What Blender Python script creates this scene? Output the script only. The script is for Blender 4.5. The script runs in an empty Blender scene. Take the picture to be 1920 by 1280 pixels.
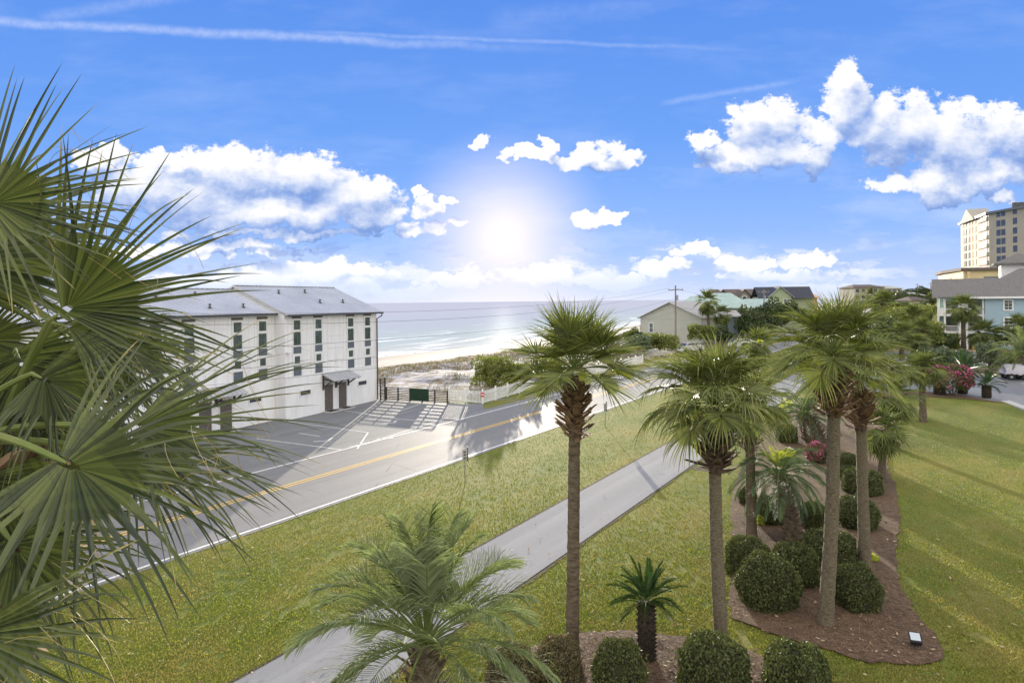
import bpy, math, random
import numpy as np
from mathutils import Vector, Matrix
R = math.radians
SC = bpy.context.scene
COL = SC.collection

# ------------------------------------------------------------------ camera
HC = 8.4            # eye height above the road (third-floor balcony)
FPX = 1200.0        # focal length in pixels of a 1920 px wide picture
ROLL = -0.011
cd = bpy.data.cameras.new('camera'); cam = bpy.data.objects.new('camera', cd); COL.objects.link(cam)
cd.sensor_width = 36; cd.lens = 36*FPX/1920; cd.shift_y = -75/1920
cd.clip_start = 0.1; cd.clip_end = 60000
cam.location = (0, 0, HC)
cam.rotation_euler = (Matrix.Rotation(R(90), 3, 'X') @ Matrix.Rotation(ROLL, 3, "Z")).to_euler()
SC.camera = cam

# ------------------------------------------------------------------ node helper
class NT:
    def __init__(s, tree): s.t = tree; s.n = tree.nodes; s.l = tree.links
    def __call__(s, kind, **kw):
        n = s.n.new(kind)
        for k, v in kw.items(): setattr(n, k, v)
        return n
    def set(s, sock, v):
        if v is None: return
        if isinstance(v, bpy.types.NodeSocket): s.l.new(v, sock)
        else: sock.default_value = v
    def m(s, op, a, b=None, c=None, clamp=False):
        n = s.n.new('ShaderNodeMath'); n.operation = op; n.use_clamp = clamp
        for i, v in enumerate((a, b, c)): s.set(n.inputs[i], v)
        return n.outputs[0]
    def v(s, op, a, b=None, c=None):
        n = s.n.new('ShaderNodeVectorMath'); n.operation = op
        s.set(n.inputs[0], a); s.set(n.inputs[1], b); s.set(n.inputs[2], c)
        return n.outputs['Value' if op in ('DOT_PRODUCT', 'LENGTH', 'DISTANCE') else 'Vector']
    def mix(s, f, a, b, blend='MIX'):
        n = s.n.new('ShaderNodeMix'); n.data_type = 'RGBA'; n.blend_type = blend
        s.set(n.inputs[0], f); s.set(n.inputs[6], a); s.set(n.inputs[7], b)
        return n.outputs[2]
    def noise(s, vec, scale, detail=4, rough=.5, dist=0):
        n = s.n.new('ShaderNodeTexNoise'); s.set(n.inputs['Vector'], vec)
        n.inputs['Scale'].default_value = scale; n.inputs['Detail'].default_value = detail
        n.inputs['Roughness'].default_value = rough; n.inputs['Distortion'].default_value = dist
        return n.outputs['Fac']
    def mr(s, v, a, b, c=0., d=1., smooth=False):
        n = s.n.new('ShaderNodeMapRange'); n.clamp = True
        if smooth: n.interpolation_type = 'SMOOTHSTEP'
        s.set(n.inputs[0], v)
        for i, q in enumerate((a, b, c, d)): n.inputs[i+1].default_value = q
        return n.outputs[0]
    def ramp(s, v, stops):
        n = s.n.new('ShaderNodeValToRGB'); s.set(n.inputs[0], v); e = n.color_ramp.elements
        while len(e) < len(stops): e.new(0.5)
        for k, (p, c) in zip(e, stops): k.position = p; k.color = (*c, 1)
        return n.outputs[0]

# ------------------------------------------------------------------ sky (world)
SUN_EL, SUN_AZ = R(5.8), math.atan2(945-960, FPX)     # the sun stands low over the sea, almost straight ahead
sun_dir = Vector((math.sin(SUN_AZ)*math.cos(SUN_EL), math.cos(SUN_AZ)*math.cos(SUN_EL), math.sin(SUN_EL)))
W = bpy.data.worlds.new('World'); SC.world = W; W.use_nodes = True
nt = NT(W.node_tree); nt.n.clear()
tc = nt('ShaderNodeTexCoord').outputs['Generated']
sep = nt('ShaderNodeSeparateXYZ'); nt.l.new(tc, sep.inputs[0]); X, Y, Z = sep.outputs
yy = nt.m('MAXIMUM', Y, 0.02)
U = nt.m('DIVIDE', X, yy); V = nt.m('DIVIDE', Z, yy)
cmb = nt('ShaderNodeCombineXYZ'); nt.l.new(U, cmb.inputs[0]); nt.l.new(V, cmb.inputs[1]); P2 = cmb.outputs[0]
# cloud banks, as ellipses of the sky: (centre x, centre y, half width, half height)
EL = [(300,345,100,48),(430,325,120,50),(570,325,90,42),(665,365,85,36),(520,395,210,34),(370,375,110,42),(190,300,55,26),
      (772,430,36,17),(816,430,28,14),(800,385,24,22),(780,352,13,11),(745,392,26,12),(846,376,30,7),(858,412,24,8),(330,300,70,20),
      (380,470,200,16),(600,505,120,22),(460,525,230,20),(660,535,60,14),(480,440,210,10),
      (1440,240,78,52),(1400,300,85,28),(1318,268,34,22),(1500,285,70,40),(1590,185,48,62),(1680,240,100,62),(1800,262,90,66),
      (1890,250,60,50),(1765,340,60,44),(1665,338,46,14),(1875,368,28,9),
      (1103,287,26,17),(1140,276,30,19),(1178,292,30,20),(1130,304,62,14),(1060,300,40,12),(1540,265,45,45),(1745,370,34,24),(1850,325,70,36),(440,405,150,30),(690,400,70,26),(230,345,50,40),(984,287,20,12),(1028,272,20,13),(1010,292,34,10),(905,268,17,12),(958,292,18,9),(1094,405,22,14),(1126,410,26,16),(1156,412,20,9),
      (1300,461,22,10),(1288,475,34,9),(1325,471,22,9),(1400,492,66,14),(1245,503,56,13),(1515,484,52,16),(1020,515,60,18),(860,522,80,14),(1130,525,90,14),(1470,518,110,13),(1560,545,110,12),(740,545,80,12)]
def uv(px, py):
    u, v = px-960, py-565; c, s = math.cos(ROLL), math.sin(ROLL)
    return (u*c+v*s)/FPX, -(-u*s+v*c)/FPX
g = bpy.data.node_groups.new('cloud_density', 'ShaderNodeTree')
g.interface.new_socket('P', in_out='INPUT', socket_type='NodeSocketVector'); g.interface.new_socket('D', in_out='OUTPUT', socket_type='NodeSocketFloat'); g.interface.new_socket('B', in_out='OUTPUT', socket_type='NodeSocketFloat')
gn = NT(g); gi = gn('NodeGroupInput'); go = gn('NodeGroupOutput'); gp = gi.outputs[0]
nz = gn('ShaderNodeTexNoise'); gn.l.new(gp, nz.inputs['Vector']); nz.inputs['Scale'].default_value = 16; nz.inputs['Detail'].default_value = 3
warp = gn.v('MULTIPLY_ADD', nz.outputs['Color'], (.05, .04, 0), (-.025, -.02, 0))
nz2 = gn('ShaderNodeTexNoise'); gn.l.new(gp, nz2.inputs['Vector']); nz2.inputs['Scale'].default_value = 55; nz2.inputs['Detail'].default_value = 4
pw = gn.v('ADD', gn.v('ADD', gp, warp), gn.v('MULTIPLY_ADD', nz2.outputs['Color'], (.030, .030, 0), (-.015, -.015, 0)))
acc = None
for (cx, cy, rx, ry) in EL:
    cu, cv = uv(cx, cy); ru, rv = rx/FPX*1.05, ry/FPX*1.08
    q = gn.v('MULTIPLY_ADD', pw, (1/ru, 1/rv, 0), (-cu/ru, -cv/rv, 0))
    dd = gn.v('DOT_PRODUCT', q, q)
    acc = dd if acc is None else gn.m('SMOOTH_MIN', acc, dd, .25)
st = gn.v('MULTIPLY', gp, (1, 1.35, 1))
f1 = gn.noise(st, 27, 10, .68)
vo = gn('ShaderNodeTexVoronoi'); vo.feature = 'SMOOTH_F1'; vo.inputs['Scale'].default_value = 34; vo.inputs['Smoothness'].default_value = .35
gn.l.new(gn.v('ADD', gp, gn.v('MULTIPLY', nz.outputs['Color'], (.03, .03, 0))), vo.inputs['Vector'])
f2 = gn.noise(st, 95, 6, .65)
base = gn.m('SUBTRACT', 1.0, gn.m('MINIMUM', acc, 3.0))
gn.l.new(base, go.inputs[1])
base = gn.m('ADD', gn.m('MINIMUM', base, .75), .26)
dn = gn.m('ADD', base, gn.m('MULTIPLY', gn.m('SUBTRACT', f1, .5), 2.3))
dn = gn.m('ADD', dn, gn.m('MULTIPLY', gn.m('SUBTRACT', f2, .5), 1.3))
dn = gn.m('ADD', dn, gn.m('MULTIPLY', gn.m('SUBTRACT', .45, vo.outputs['Distance']), 1.1))
gn.l.new(dn, go.inputs[0])
def dens(vec):
    k = nt('ShaderNodeGroup'); k.node_tree = g; nt.set(k.inputs[0], vec); return k.outputs
d0, b0 = dens(P2); d1, b1 = dens(nt.v('ADD', P2, (-.010, .028, 0)))
alpha = nt.mr(d0, .0, .50, smooth=True)
broad = nt.m('SUBTRACT', b0, b1)
fine = nt.m('SUBTRACT', d0, d1)
soft = nt.mr(nt.noise(nt.v('MULTIPLY', P2, (1, 2.2, 1)), 11, 4, .5), .35, .65, -.16, .16)
lit = nt.m('ADD', nt.m('MULTIPLY', broad, .46), nt.m('MULTIPLY', fine, .20))
lit = nt.m('ADD', nt.m('ADD', lit, .50), soft, clamp=True)
ccol = nt.ramp(lit, [(0.0, (.20, .32, .66)), (.25, (.32, .44, .75)), (.48, (.50, .59, .82)), (.72, (.73, .77, .88)), (.97, (.90, .90, .91))])
fr = nt.m('MULTIPLY', nt.mr(Y, .25, .5), nt.mr(V, -.005, .012))
# ragged low cloud over the horizon
lowp = nt.v('MULTIPLY', P2, (1, 2.6, 1)); ln = nt.noise(lowp, 15, 9, .6)
lowm = nt.m('MULTIPLY', nt.mr(V, .004, .03), nt.mr(V, .05, .13, 1, 0))
lowm = nt.m('MULTIPLY', lowm, nt.mr(U, .55, .68, 1, .1))
lowa = nt.mr(nt.m('ADD', ln, nt.m('MULTIPLY', lowm, .14)), .60, .70, smooth=True)
lowa = nt.m('MULTIPLY', nt.m('MULTIPLY', lowa, lowm), .75)
alpha = nt.m('MULTIPLY', nt.m('MAXIMUM', alpha, lowa), nt.mr(V, .004, .05, .15, 1, smooth=True))
alpha = nt.m('MULTIPLY', alpha, fr)
# clear sky: physically based sky, whitened towards the sea horizon
sky = nt('ShaderNodeTexSky'); sky.sky_type = 'NISHITA'; sky.sun_disc = False; sky.sun_elevation = SUN_EL; sky.sun_rotation = SUN_AZ
sky.air_density = 1.0; sky.dust_density = .3; sky.ozone_density = 3.0
nish = nt.v('SCALE', sky.outputs[0]); nish.node.inputs['Scale'].default_value = .05
elv = nt.m('MAXIMUM', Z, 0)
grad = nt.ramp(nt.m('POWER', elv, .8), [(0.0, (.60, .68, .88)), (.05, (.46, .58, .88)), (.16, (.25, .43, .86)), (.32, (.135, .32, .80)), (.60, (.07, .215, .70)), (1, (.05, .16, .62))])
blue = nt.v('ADD', grad, nt.v('MULTIPLY', nish, (.10, .12, .16)))
streaks = None
for (x0, y0, x1, y1, w, k) in [(-400,20,1170,101,10,.30),(520,58,1500,99,5,.16),(1230,196,1545,143,7,.16),(60,34,420,-20,16,.14),(900,40,1300,0,22,.06),(1540,476,1790,440,8,.10)]:
    a, b = Vector(uv(x0, y0)), Vector(uv(x1, y1)); d = b-a; L = d.length; d /= L; nn = Vector((-d.y, d.x))
    al = nt.v('DOT_PRODUCT', P2, (d.x, d.y, 0)); ac = nt.v('DOT_PRODUCT', P2, (nn.x, nn.y, 0))
    wob = nt.m('MULTIPLY', nt.m('SUBTRACT', nt.noise(nt.v('MULTIPLY', P2, (1, 1, 1)), 9, 5, .6), .5), 2.6*w/FPX)
    off = nt.m('ABSOLUTE', nt.m('ADD', nt.m('SUBTRACT', ac, a.dot(nn)), wob))
    sfa = nt.mr(off, 0, w*1.3/FPX, 1, 0, smooth=True)
    t0 = a.dot(d)
    sfa = nt.m('MULTIPLY', sfa, nt.mr(al, t0, t0+.12*L, smooth=True)); sfa = nt.m('MULTIPLY', sfa, nt.mr(al, t0+.6*L, t0+L, 1, 0, smooth=True))
    sfa = nt.m('MULTIPLY', sfa, nt.mr(nt.noise(P2, 60, 4, .7), .25, .7, .35, 1))
    sfa = nt.m('MULTIPLY', sfa, k)
    streaks = sfa if streaks is None else nt.m('MAXIMUM', streaks, sfa)
streaks = nt.m('MULTIPLY', streaks, fr)
blue = nt.mix(streaks, blue, (1, 1, 1.05, 1))
wisp = nt.m('MULTIPLY', nt.mr(nt.noise(nt.v('MULTIPLY', P2, (1, 3.5, 1)), 3.2, 7, .62), .48, .8), nt.mr(V, .0, .28, .55, .12))
blue = nt.mix(nt.m('MULTIPLY', wisp, fr), blue, (.95, .97, 1.05, 1))
ccol = nt.mix(nt.mr(V, .02, .085, .75, 0), ccol, (.86, .90, 1.02, 1))
skyc = nt.mix(alpha, blue, ccol)
# aureole round the sun
sd = nt.v('DOT_PRODUCT', tc, tuple(Vector((sun_dir.x, sun_dir.y, sun_dir.z)).normalized()))
ang = nt.m('ARCCOSINE', nt.m('MINIMUM', sd, .99999))
glow = nt.m('POWER', nt.mr(ang, 0, R(7), 1, 0), 3.0)
skyc = nt.mix(nt.m('MULTIPLY', nt.m('POWER', nt.mr(ang, R(.2), R(10.0), 1, 0), 1.45), 1.0), skyc, (1.02, .93, 1.04, 1))
skyc = nt.v('ADD', skyc, nt.v('MULTIPLY', nt.v('SCALE', (1.0, .93, .88)), (1, 1, 1)))
skyc.node.inputs[1].links[0].from_node.inputs[0].links[0].from_node.inputs['Scale'].default_value = 1
nt.l.new(nt.m('MULTIPLY', nt.m('POWER', glow, 1.6), .06), skyc.node.inputs[1].links[0].from_node.inputs[0].links[0].from_node.inputs['Scale'])
# behind the viewer and overhead: unseen bright cloud deck, added for neutral fill light
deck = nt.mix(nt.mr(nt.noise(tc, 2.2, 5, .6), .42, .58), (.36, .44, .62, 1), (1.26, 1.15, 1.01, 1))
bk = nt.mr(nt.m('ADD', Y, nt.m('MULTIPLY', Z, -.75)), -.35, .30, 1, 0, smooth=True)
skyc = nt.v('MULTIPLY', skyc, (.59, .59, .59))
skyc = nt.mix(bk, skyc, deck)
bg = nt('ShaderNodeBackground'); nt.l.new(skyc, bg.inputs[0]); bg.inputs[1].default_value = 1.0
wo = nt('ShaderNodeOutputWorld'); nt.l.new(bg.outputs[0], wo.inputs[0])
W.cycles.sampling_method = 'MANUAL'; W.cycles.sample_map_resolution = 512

sl = bpy.data.lights.new('sun', 'SUN'); sl.energy = 5; sl.angle = R(.5); sl.color = (1, .90, .74)
so = bpy.data.objects.new('sun', sl); COL.objects.link(so); so.rotation_euler = sun_dir.to_track_quat('Z', 'Y').to_euler(); so.location = (0, 0, 40)
SC.view_settings.view_transform = 'Standard'; SC.view_settings.look = 'None'
SC.view_settings.exposure = 0.95; SC.view_settings.gamma = 1.0
SC.cycles.sample_clamp_direct = 4; SC.cycles.sample_clamp_indirect = 3

# ------------------------------------------------------------------ geometry helpers
def ray(px, py):
    a, b = uv(px, py); return a, -b
def G(px, py, z=0.0):            # where a sight line meets the ground plane
    a, b = ray(px, py); y = (HC-z)/b; return Vector((a*y, y, z))
def AT(px, py, y):               # a point of the sight line at depth y
    a, b = ray(px, py); return Vector((a*y, y, HC-b*y))
class MB:
    def __init__(s): s.v = []; s.f = []; s.t = []
    def add(s, vs, fs, ts=None):
        o = len(s.v); s.v.extend([tuple(p) for p in vs]); s.f.extend([tuple(i+o for i in f) for f in fs])
        s.t.extend(ts if ts is not None else [0.0]*len(vs))
    def box(s, x0, x1, y0, y1, z0, z1):
        s.add([(x0,y0,z0),(x1,y0,z0),(x1,y1,z0),(x0,y1,z0),(x0,y0,z1),(x1,y0,z1),(x1,y1,z1),(x0,y1,z1)],
              [(3,2,1,0),(4,5,6,7),(0,1,5,4),(1,2,6,5),(2,3,7,6),(3,0,4,7)])
    def bar(s, a, b, w, h=None, up=Vector((0,0,1))):
        a, b = Vector(a), Vector(b); h = h or w; d = (b-a).normalized()
        if abs(d.dot(up)) > .98: up = Vector((0,1,0))
        x = d.cross(up).normalized()*w/2; y = x.cross(d).normalized()*h/2
        s.add([a-x-y,a+x-y,a+x+y,a-x+y,b-x-y,b+x-y,b+x+y,b-x+y],[(0,1,2,3),(7,6,5,4),(4,5,1,0),(5,6,2,1),(6,7,3,2),(7,4,0,3)])
    def tube(s, pts, rad, n=8, cap=True, wob=0, rng=None):
        pts = [Vector(p) for p in pts]; rings = []
        if not hasattr(rad, '__len__'): rad = [rad]*len(pts)
        vs = []
        ref = None
        for i, p in enumerate(pts):
            d = (pts[min(i+1, len(pts)-1)]-pts[max(i-1, 0)]).normalized()
            if ref is None: ref = Vector((1,0,0)) if abs(d.x) < .8 else Vector((0,1,0))
            x = (ref-d*ref.dot(d)).normalized(); y = d.cross(x); ref = x
            for k in range(n):
                a = 2*math.pi*k/n; r = rad[i]*(1+(rng.uniform(-wob, wob) if rng else 0))
                vs.append(p+x*math.cos(a)*r+y*math.sin(a)*r)
        fs = [(i*n+k, i*n+(k+1)%n, (i+1)*n+(k+1)%n, (i+1)*n+k) for i in range(len(pts)-1) for k in range(n)]
        if cap: fs += [tuple(range(n))[::-1], tuple(range((len(pts)-1)*n, len(pts)*n))]
        s.add(vs, fs)
    def prism(s, poly, z0, z1):        # poly: list of (x,y), ccw
        n = len(poly); s.add([(x,y,z0) for x,y in poly]+[(x,y,z1) for x,y in poly],
            [tuple(range(n))[::-1], tuple(range(n, 2*n))]+[(i,(i+1)%n,n+(i+1)%n,n+i) for i in range(n)])
    def build(s, name, m, parent=None, smooth=False, loc=None):
        me = bpy.data.meshes.new(name); me.from_pydata(s.v, [], s.f); me.materials.append(m)
        if any(s.t):
            at = me.attributes.new('t', 'FLOAT', 'POINT'); at.data.foreach_set('value', s.t)
        if smooth: me.polygons.foreach_set('use_smooth', [True]*len(me.polygons))
        me.update()
        o = bpy.data.objects.new(name, me); COL.objects.link(o)
        if parent is not None: o.parent = parent
        if loc is not None: o.location = loc
        return o
def fast_mesh(name, V_, F_, m, kind=None, parent=None):     # numpy arrays, triangles
    me = bpy.data.meshes.new(name); nv, nf = len(V_), len(F_)
    me.vertices.add(nv); me.vertices.foreach_set('co', V_.astype(np.float32).ravel())
    me.loops.add(nf*3); me.loops.foreach_set('vertex_index', F_.astype(np.int32).ravel())
    me.polygons.add(nf); me.polygons.foreach_set('loop_start', np.arange(0, nf*3, 3, dtype=np.int32))
    me.update(calc_edges=True); me.materials.append(m)
    o = bpy.data.objects.new(name, me); COL.objects.link(o)
    if kind: o['kind'] = kind
    if parent is not None: o.parent = parent
    return o
def T(o, label=None, cat=None, group=None, kind=None):
    if label: o['label'] = label
    if cat: o['category'] = cat
    if group: o['group'] = group
    if kind: o['kind'] = kind
    return o
def empty(name, loc=(0,0,0), rz=0, label=None, cat=None, group=None):
    o = bpy.data.objects.new(name, None); COL.objects.link(o); o.location = loc; o.rotation_euler = (0,0,rz); o.empty_display_size = .3
    return T(o, label, cat, group)
def copy_tree(o, parent=None):
    c = o.copy(); COL.objects.link(c)
    for k in ('label', 'category', 'group'):
        if parent is None and k in c: del c[k]
    if parent is not None: c.parent = parent
    for ch in list(o.children): copy_tree(ch, c)
    return c
def place(proto, used, loc, rz=0, s=1.0, label=None, cat=None, group=None):
    o = proto if not used else copy_tree(proto)
    o.location = loc; o.rotation_euler = (0,0,rz); o.scale = (s,s,s) if not hasattr(s, '__len__') else s
    return T(o, label, cat, group)

# ------------------------------------------------------------------ materials
def mat(name, c1, c2=None, scale=5, rough=.6, bump=0, bscale=30, spec=.3, detail=5, stretch=(1,1,1), coord='Object', lo=.35, hi=.65, metal=0, sheen=0):
    M = bpy.data.materials.new(name); M.use_nodes = True; k = NT(M.node_tree); b = k.n['Principled BSDF']
    tcn = k('ShaderNodeTexCoord').outputs[coord]; vec = k.v('MULTIPLY', tcn, stretch)
    if c2 is not None:
        f = k.mr(k.noise(vec, scale, detail, .6), lo, hi); col = k.mix(f, (*c1,1), (*c2,1)); k.l.new(col, b.inputs['Base Color'])
    else: b.inputs['Base Color'].default_value = (*c1, 1)
    b.inputs['Roughness'].default_value = rough; b.inputs['Specular IOR Level'].default_value = spec; b.inputs['Metallic'].default_value = metal
    if bump:
        bn = k('ShaderNodeBump'); bn.inputs['Strength'].default_value = bump; bn.inputs['Distance'].default_value = .02
        k.l.new(k.noise(vec, bscale, 4, .6), bn.inputs['Height']); k.l.new(bn.outputs[0], b.inputs['Normal'])
    return M
def leafmat(name, c1, c2, tip=None, nsc=3.0, ntone=None, rough=.42, trans=.3, spec=.45, tipat=.9, vary=.35):
    M = bpy.data.materials.new(name); M.use_nodes = True; k = NT(M.node_tree); b = k.n['Principled BSDF']
    ge = k('ShaderNodeNewGeometry'); rnd = ge.outputs['Random Per Island']
    col = k.mix(rnd, (*c1,1), (*c2,1))
    nz = k.noise(k.v('MULTIPLY', k('ShaderNodeTexCoord').outputs['Object'], (1,1,1)), nsc, 4 if ntone else 3)
    col = k.mix(k.mr(nz, .42 if ntone else .3, .60 if ntone else .7, 0, vary), col, (*(ntone or (c1[0]*1.9, c1[1]*1.6, c1[2]*1.2)), 1))
    if tip is not None:
        at = k('ShaderNodeAttribute'); at.attribute_name = 't'
        j = k.m('MULTIPLY', k.m('SUBTRACT', rnd, .5), .5)
        col = k.mix(k.mr(k.m('ADD', at.outputs['Fac'], j), tipat, tipat+.22, smooth=True), col, (*tip,1))
    k.l.new(col, b.inputs['Base Color']); b.inputs['Roughness'].default_value = rough; b.inputs['Specular IOR Level'].default_value = spec
    if trans:
        tr = k('ShaderNodeBsdfTranslucent'); k.l.new(k.mix(1.0, col, (1.3,1.35,.7,1), 'MULTIPLY'), tr.inputs[0])
        ms = k('ShaderNodeMixShader'); ms.inputs[0].default_value = trans
        out = k.n['Material Output']; k.l.new(b.outputs[0], ms.inputs[1]); k.l.new(tr.outputs[0], ms.inputs[2]); k.l.new(ms.outputs[0], out.inputs[0])
    return M

M = {}
M['frond'] = leafmat('sabal_leaf', (.018,.030,.009), (.105,.125,.036), (.38,.30,.12), rough=.40, spec=.55, trans=.14, tipat=.97)
M['frond_mid'] = leafmat('tall_palm_leaf', (.06,.085,.02), (.24,.26,.08), (.45,.38,.17), rough=.52, spec=.4, trans=.22, tipat=1.0)
M['frond_far'] = leafmat('sabal_leaf_green', (.07,.10,.03), (.17,.19,.065), (.34,.29,.13), rough=.55, spec=.3, tipat=1.0)
M['deadfrond'] = leafmat('dry_palm_leaf', (.30,.20,.10), (.42,.33,.19), None, rough=.7, spec=.2, trans=.15)
M['petiole'] = mat('green_petiole', (.13,.18,.05), (.20,.22,.08), 4, .75, spec=.12)
M['pindo'] = leafmat('pindo_leaf', (.085,.12,.05), (.27,.31,.19), (.38,.40,.28), rough=.75, spec=.15, tipat=1.0)
M['pindo_dark'] = leafmat('blue_green_palm_leaf', (.06,.10,.055), (.13,.18,.11), None, rough=.62, spec=.25)
M['lime'] = leafmat('lime_leaf', (.30,.36,.05), (.42,.44,.08), None, rough=.5, trans=.4)
M['sago'] = leafmat('sago_leaf', (.022,.055,.014), (.055,.11,.028), None, rough=.45, spec=.4, trans=.15)
M['cycadtrunk'] = mat('cycad_trunk', (.018,.014,.010), (.06,.045,.03), 14, .95, .8, 25)
M['trunk'] = mat('palm_trunk_bark', (.075,.055,.036), (.17,.135,.09), 6, .9, 1.0, 14, stretch=(1,1,3.0))
M['trunk_lichen'] = mat('palm_trunk_lichen', (.085,.065,.04), (.22,.19,.13), 14, .9, 1.0, 22, stretch=(1,1,2.6), lo=.35, hi=.70)
M['boot'] = mat('palm_boot', (.12,.07,.038), (.33,.22,.125), 7, .85, .7, 25, lo=.3, hi=.7)
M['boot_dark'] = mat('dark_palm_boot', (.06,.04,.028), (.20,.14,.09), 9, .9, .8, 25)
M['shrub'] = leafmat('boxwood_leaf', (.05,.068,.022), (.135,.15,.055), None, rough=.6, spec=.2, trans=.15, vary=.2)
M['shrub_brown'] = leafmat('bronzed_boxwood_leaf', (.075,.08,.035), (.20,.15,.085), None, rough=.55, spec=.3, trans=.12)
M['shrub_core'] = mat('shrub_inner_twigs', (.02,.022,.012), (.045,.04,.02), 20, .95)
M['bush'] = leafmat('coastal_bush_leaf', (.10,.13,.03), (.23,.25,.06), None, rough=.5, trans=.3)
M['bush_dark'] = leafmat('dark_bush_leaf', (.035,.06,.02), (.085,.11,.035), None, rough=.5, trans=.2)
M['bush_silver'] = leafmat('oleander_leaf', (.08,.115,.06), (.19,.23,.14), None, rough=.5, trans=.2)
M['flower'] = leafmat('azalea_flower', (.30,.04,.13), (.52,.16,.30), None, rough=.6, trans=.3, vary=.1)
M['dry'] = leafmat('dry_dune_grass', (.12,.11,.06), (.27,.23,.15), None, rough=.8, trans=.2)
M['blade'] = leafmat('grass_blade', (.085,.12,.012), (.37,.37,.065), None, nsc=.55, ntone=(.34,.27,.095), rough=.6, trans=.3, vary=.75)
M['straw'] = leafmat('pine_straw', (.10,.055,.03), (.34,.22,.14), None, rough=.8, trans=0)
M['white'] = mat('white_paint', (.78,.78,.76), (.70,.70,.68), 2, .5, .05, 40)
M['siding'] = mat('white_lap_siding', (.80,.80,.785), (.66,.655,.63), 1.6, .6, stretch=(1,1,.25), lo=.42, hi=.85)
M['panel'] = mat('white_wall_panel', (.80,.795,.785), (.66,.655,.635), 1.8, .6, .1, 30, stretch=(1.4,1.4,.16), lo=.42, hi=.85)
M['metalroof'] = mat('grey_metal_roof', (.46,.47,.48), (.54,.55,.56), .5, .42, spec=.5, metal=.35)
M['gutter'] = mat('dark_trim', (.06,.062,.065), (.09,.09,.09), 3, .5)
M['spandrel'] = mat('grey_blue_panel', (.10,.12,.14), (.13,.15,.17), 2, .5)
M['vent'] = mat('louvre_strip', (.10,.09,.08), (.14,.13,.11), 40, .6, stretch=(.2,.2,4))
M['door'] = mat('taupe_door', (.11,.095,.085), (.14,.12,.105), 3, .5)
M['darkwood'] = mat('dark_stained_wood', (.05,.045,.04), (.09,.08,.07), 6, .75, .2)
M['greenmesh'] = mat('green_mesh', (.012,.035,.018), (.022,.06,.03), 8, .6, .6, 60)
M['wood'] = mat('weathered_wood', (.28,.20,.13), (.42,.33,.23), 5, .85, .3)
M['pole'] = mat('pole_wood', (.16,.13,.11), (.30,.27,.23), 3, .9, .3, stretch=(1,1,.2))
M['black'] = mat('black_rubber', (.02,.02,.02), None, rough=.7)
M['metal'] = mat('grey_metal', (.35,.36,.37), (.28,.29,.30), 5, .4, metal=.8)
M['concrete'] = mat('kerb_concrete', (.50,.48,.44), (.38,.37,.34), 3, .85, .2)
M['yellowsign'] = mat('fluorescent_yellow_sheet', (.72,.85,.05), None, rough=.5)
M['redsign'] = mat('red_sign_sheet', (.60,.04,.05), None, rough=.5)
M['paint'] = mat('white_road_paint', (.80,.80,.77), (.55,.55,.53), 8, .6)
M['wornpaint'] = mat('worn_white_paint', (.66,.66,.64), (.30,.31,.31), 6, .7, lo=.45, hi=.7)
M['ypaint'] = mat('yellow_road_paint', (.72,.46,.06), (.55,.36,.08), 8, .6)
def glassmat():
    m = bpy.data.materials.new('window_glass'); m.use_nodes = True; k = NT(m.node_tree); b = k.n['Principled BSDF']
    vec = k('ShaderNodeTexCoord').outputs['Object']
    c = k.mix(k.mr(k.noise(k.v('MULTIPLY', vec, (6,6,1)), 2, 3), .4, .6), (.045,.065,.06,1), (.10,.13,.12,1)); k.l.new(c, b.inputs['Base Color'])
    b.inputs['Roughness'].default_value = .08; b.inputs['Specular IOR Level'].default_value = .8
    return m
M['glass'] = glassmat()
M['glassdark'] = mat('dark_glass', (.025,.03,.045), (.05,.06,.08), 1, .12, spec=.8)

# ------------------------------------------------------------------ plan of the place
ANG = R(33.4); UX, UY = math.sin(ANG), math.cos(ANG)
def UQ(u, q): return (UX*u-UY*q, UY*u+UX*q)            # along the road, across it (towards the sea)
def toUQ(x, y): return (UX*x+UY*y, -UY*x+UX*y)
Q_NEAR, Q_MID, Q_FAR, Q_LOT = 21.2, 25.0, 28.45, 29.3
Q_PATH = (10.3, 13.05)
SEA_Z = -2.5
rs_ = np.random.RandomState(5)
def vnoise(x, y, s, seed=0):
    x, y = np.asarray(x, float)/s, np.asarray(y, float)/s
    xi, yi = np.floor(x).astype(int), np.floor(y).astype(int); xf, yf = x-xi, y-yi
    def h(a, b):
        v = np.sin((a*127.1+b*311.7+seed*74.7))*43758.5453
        return v-np.floor(v)
    sx, sy = xf*xf*(3-2*xf), yf*yf*(3-2*yf)
    return (h(xi,yi)*(1-sx)+h(xi+1,yi)*sx)*(1-sy)+(h(xi,yi+1)*(1-sx)+h(xi+1,yi+1)*sx)*sy
def hgt(u, q):
    u, q = np.asarray(u, float), np.asarray(q, float)
    k = np.maximum(0, u-110); q = q-np.minimum(.085*k, 45)
    z = np.interp(q, [33, 40, 52, 58, 70, 92, 140, 1000], [0, .15, .35, .1, -1.2, -2.45, -6, -30])
    m = np.interp(q, [34, 40, 56, 64], [0, 1, 1, 0])
    n = vnoise(u, q, 5.5, 1)*.75+vnoise(u, q, 2.1, 2)*.35-.5
    k2 = np.clip((u-46)/5, 0, 1); k3 = np.where(q < 52, k2, 1)
    return np.where(q < 52, (z+m*n*.75)*k3, z+m*n*.75*np.maximum(k2, .0))
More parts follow.
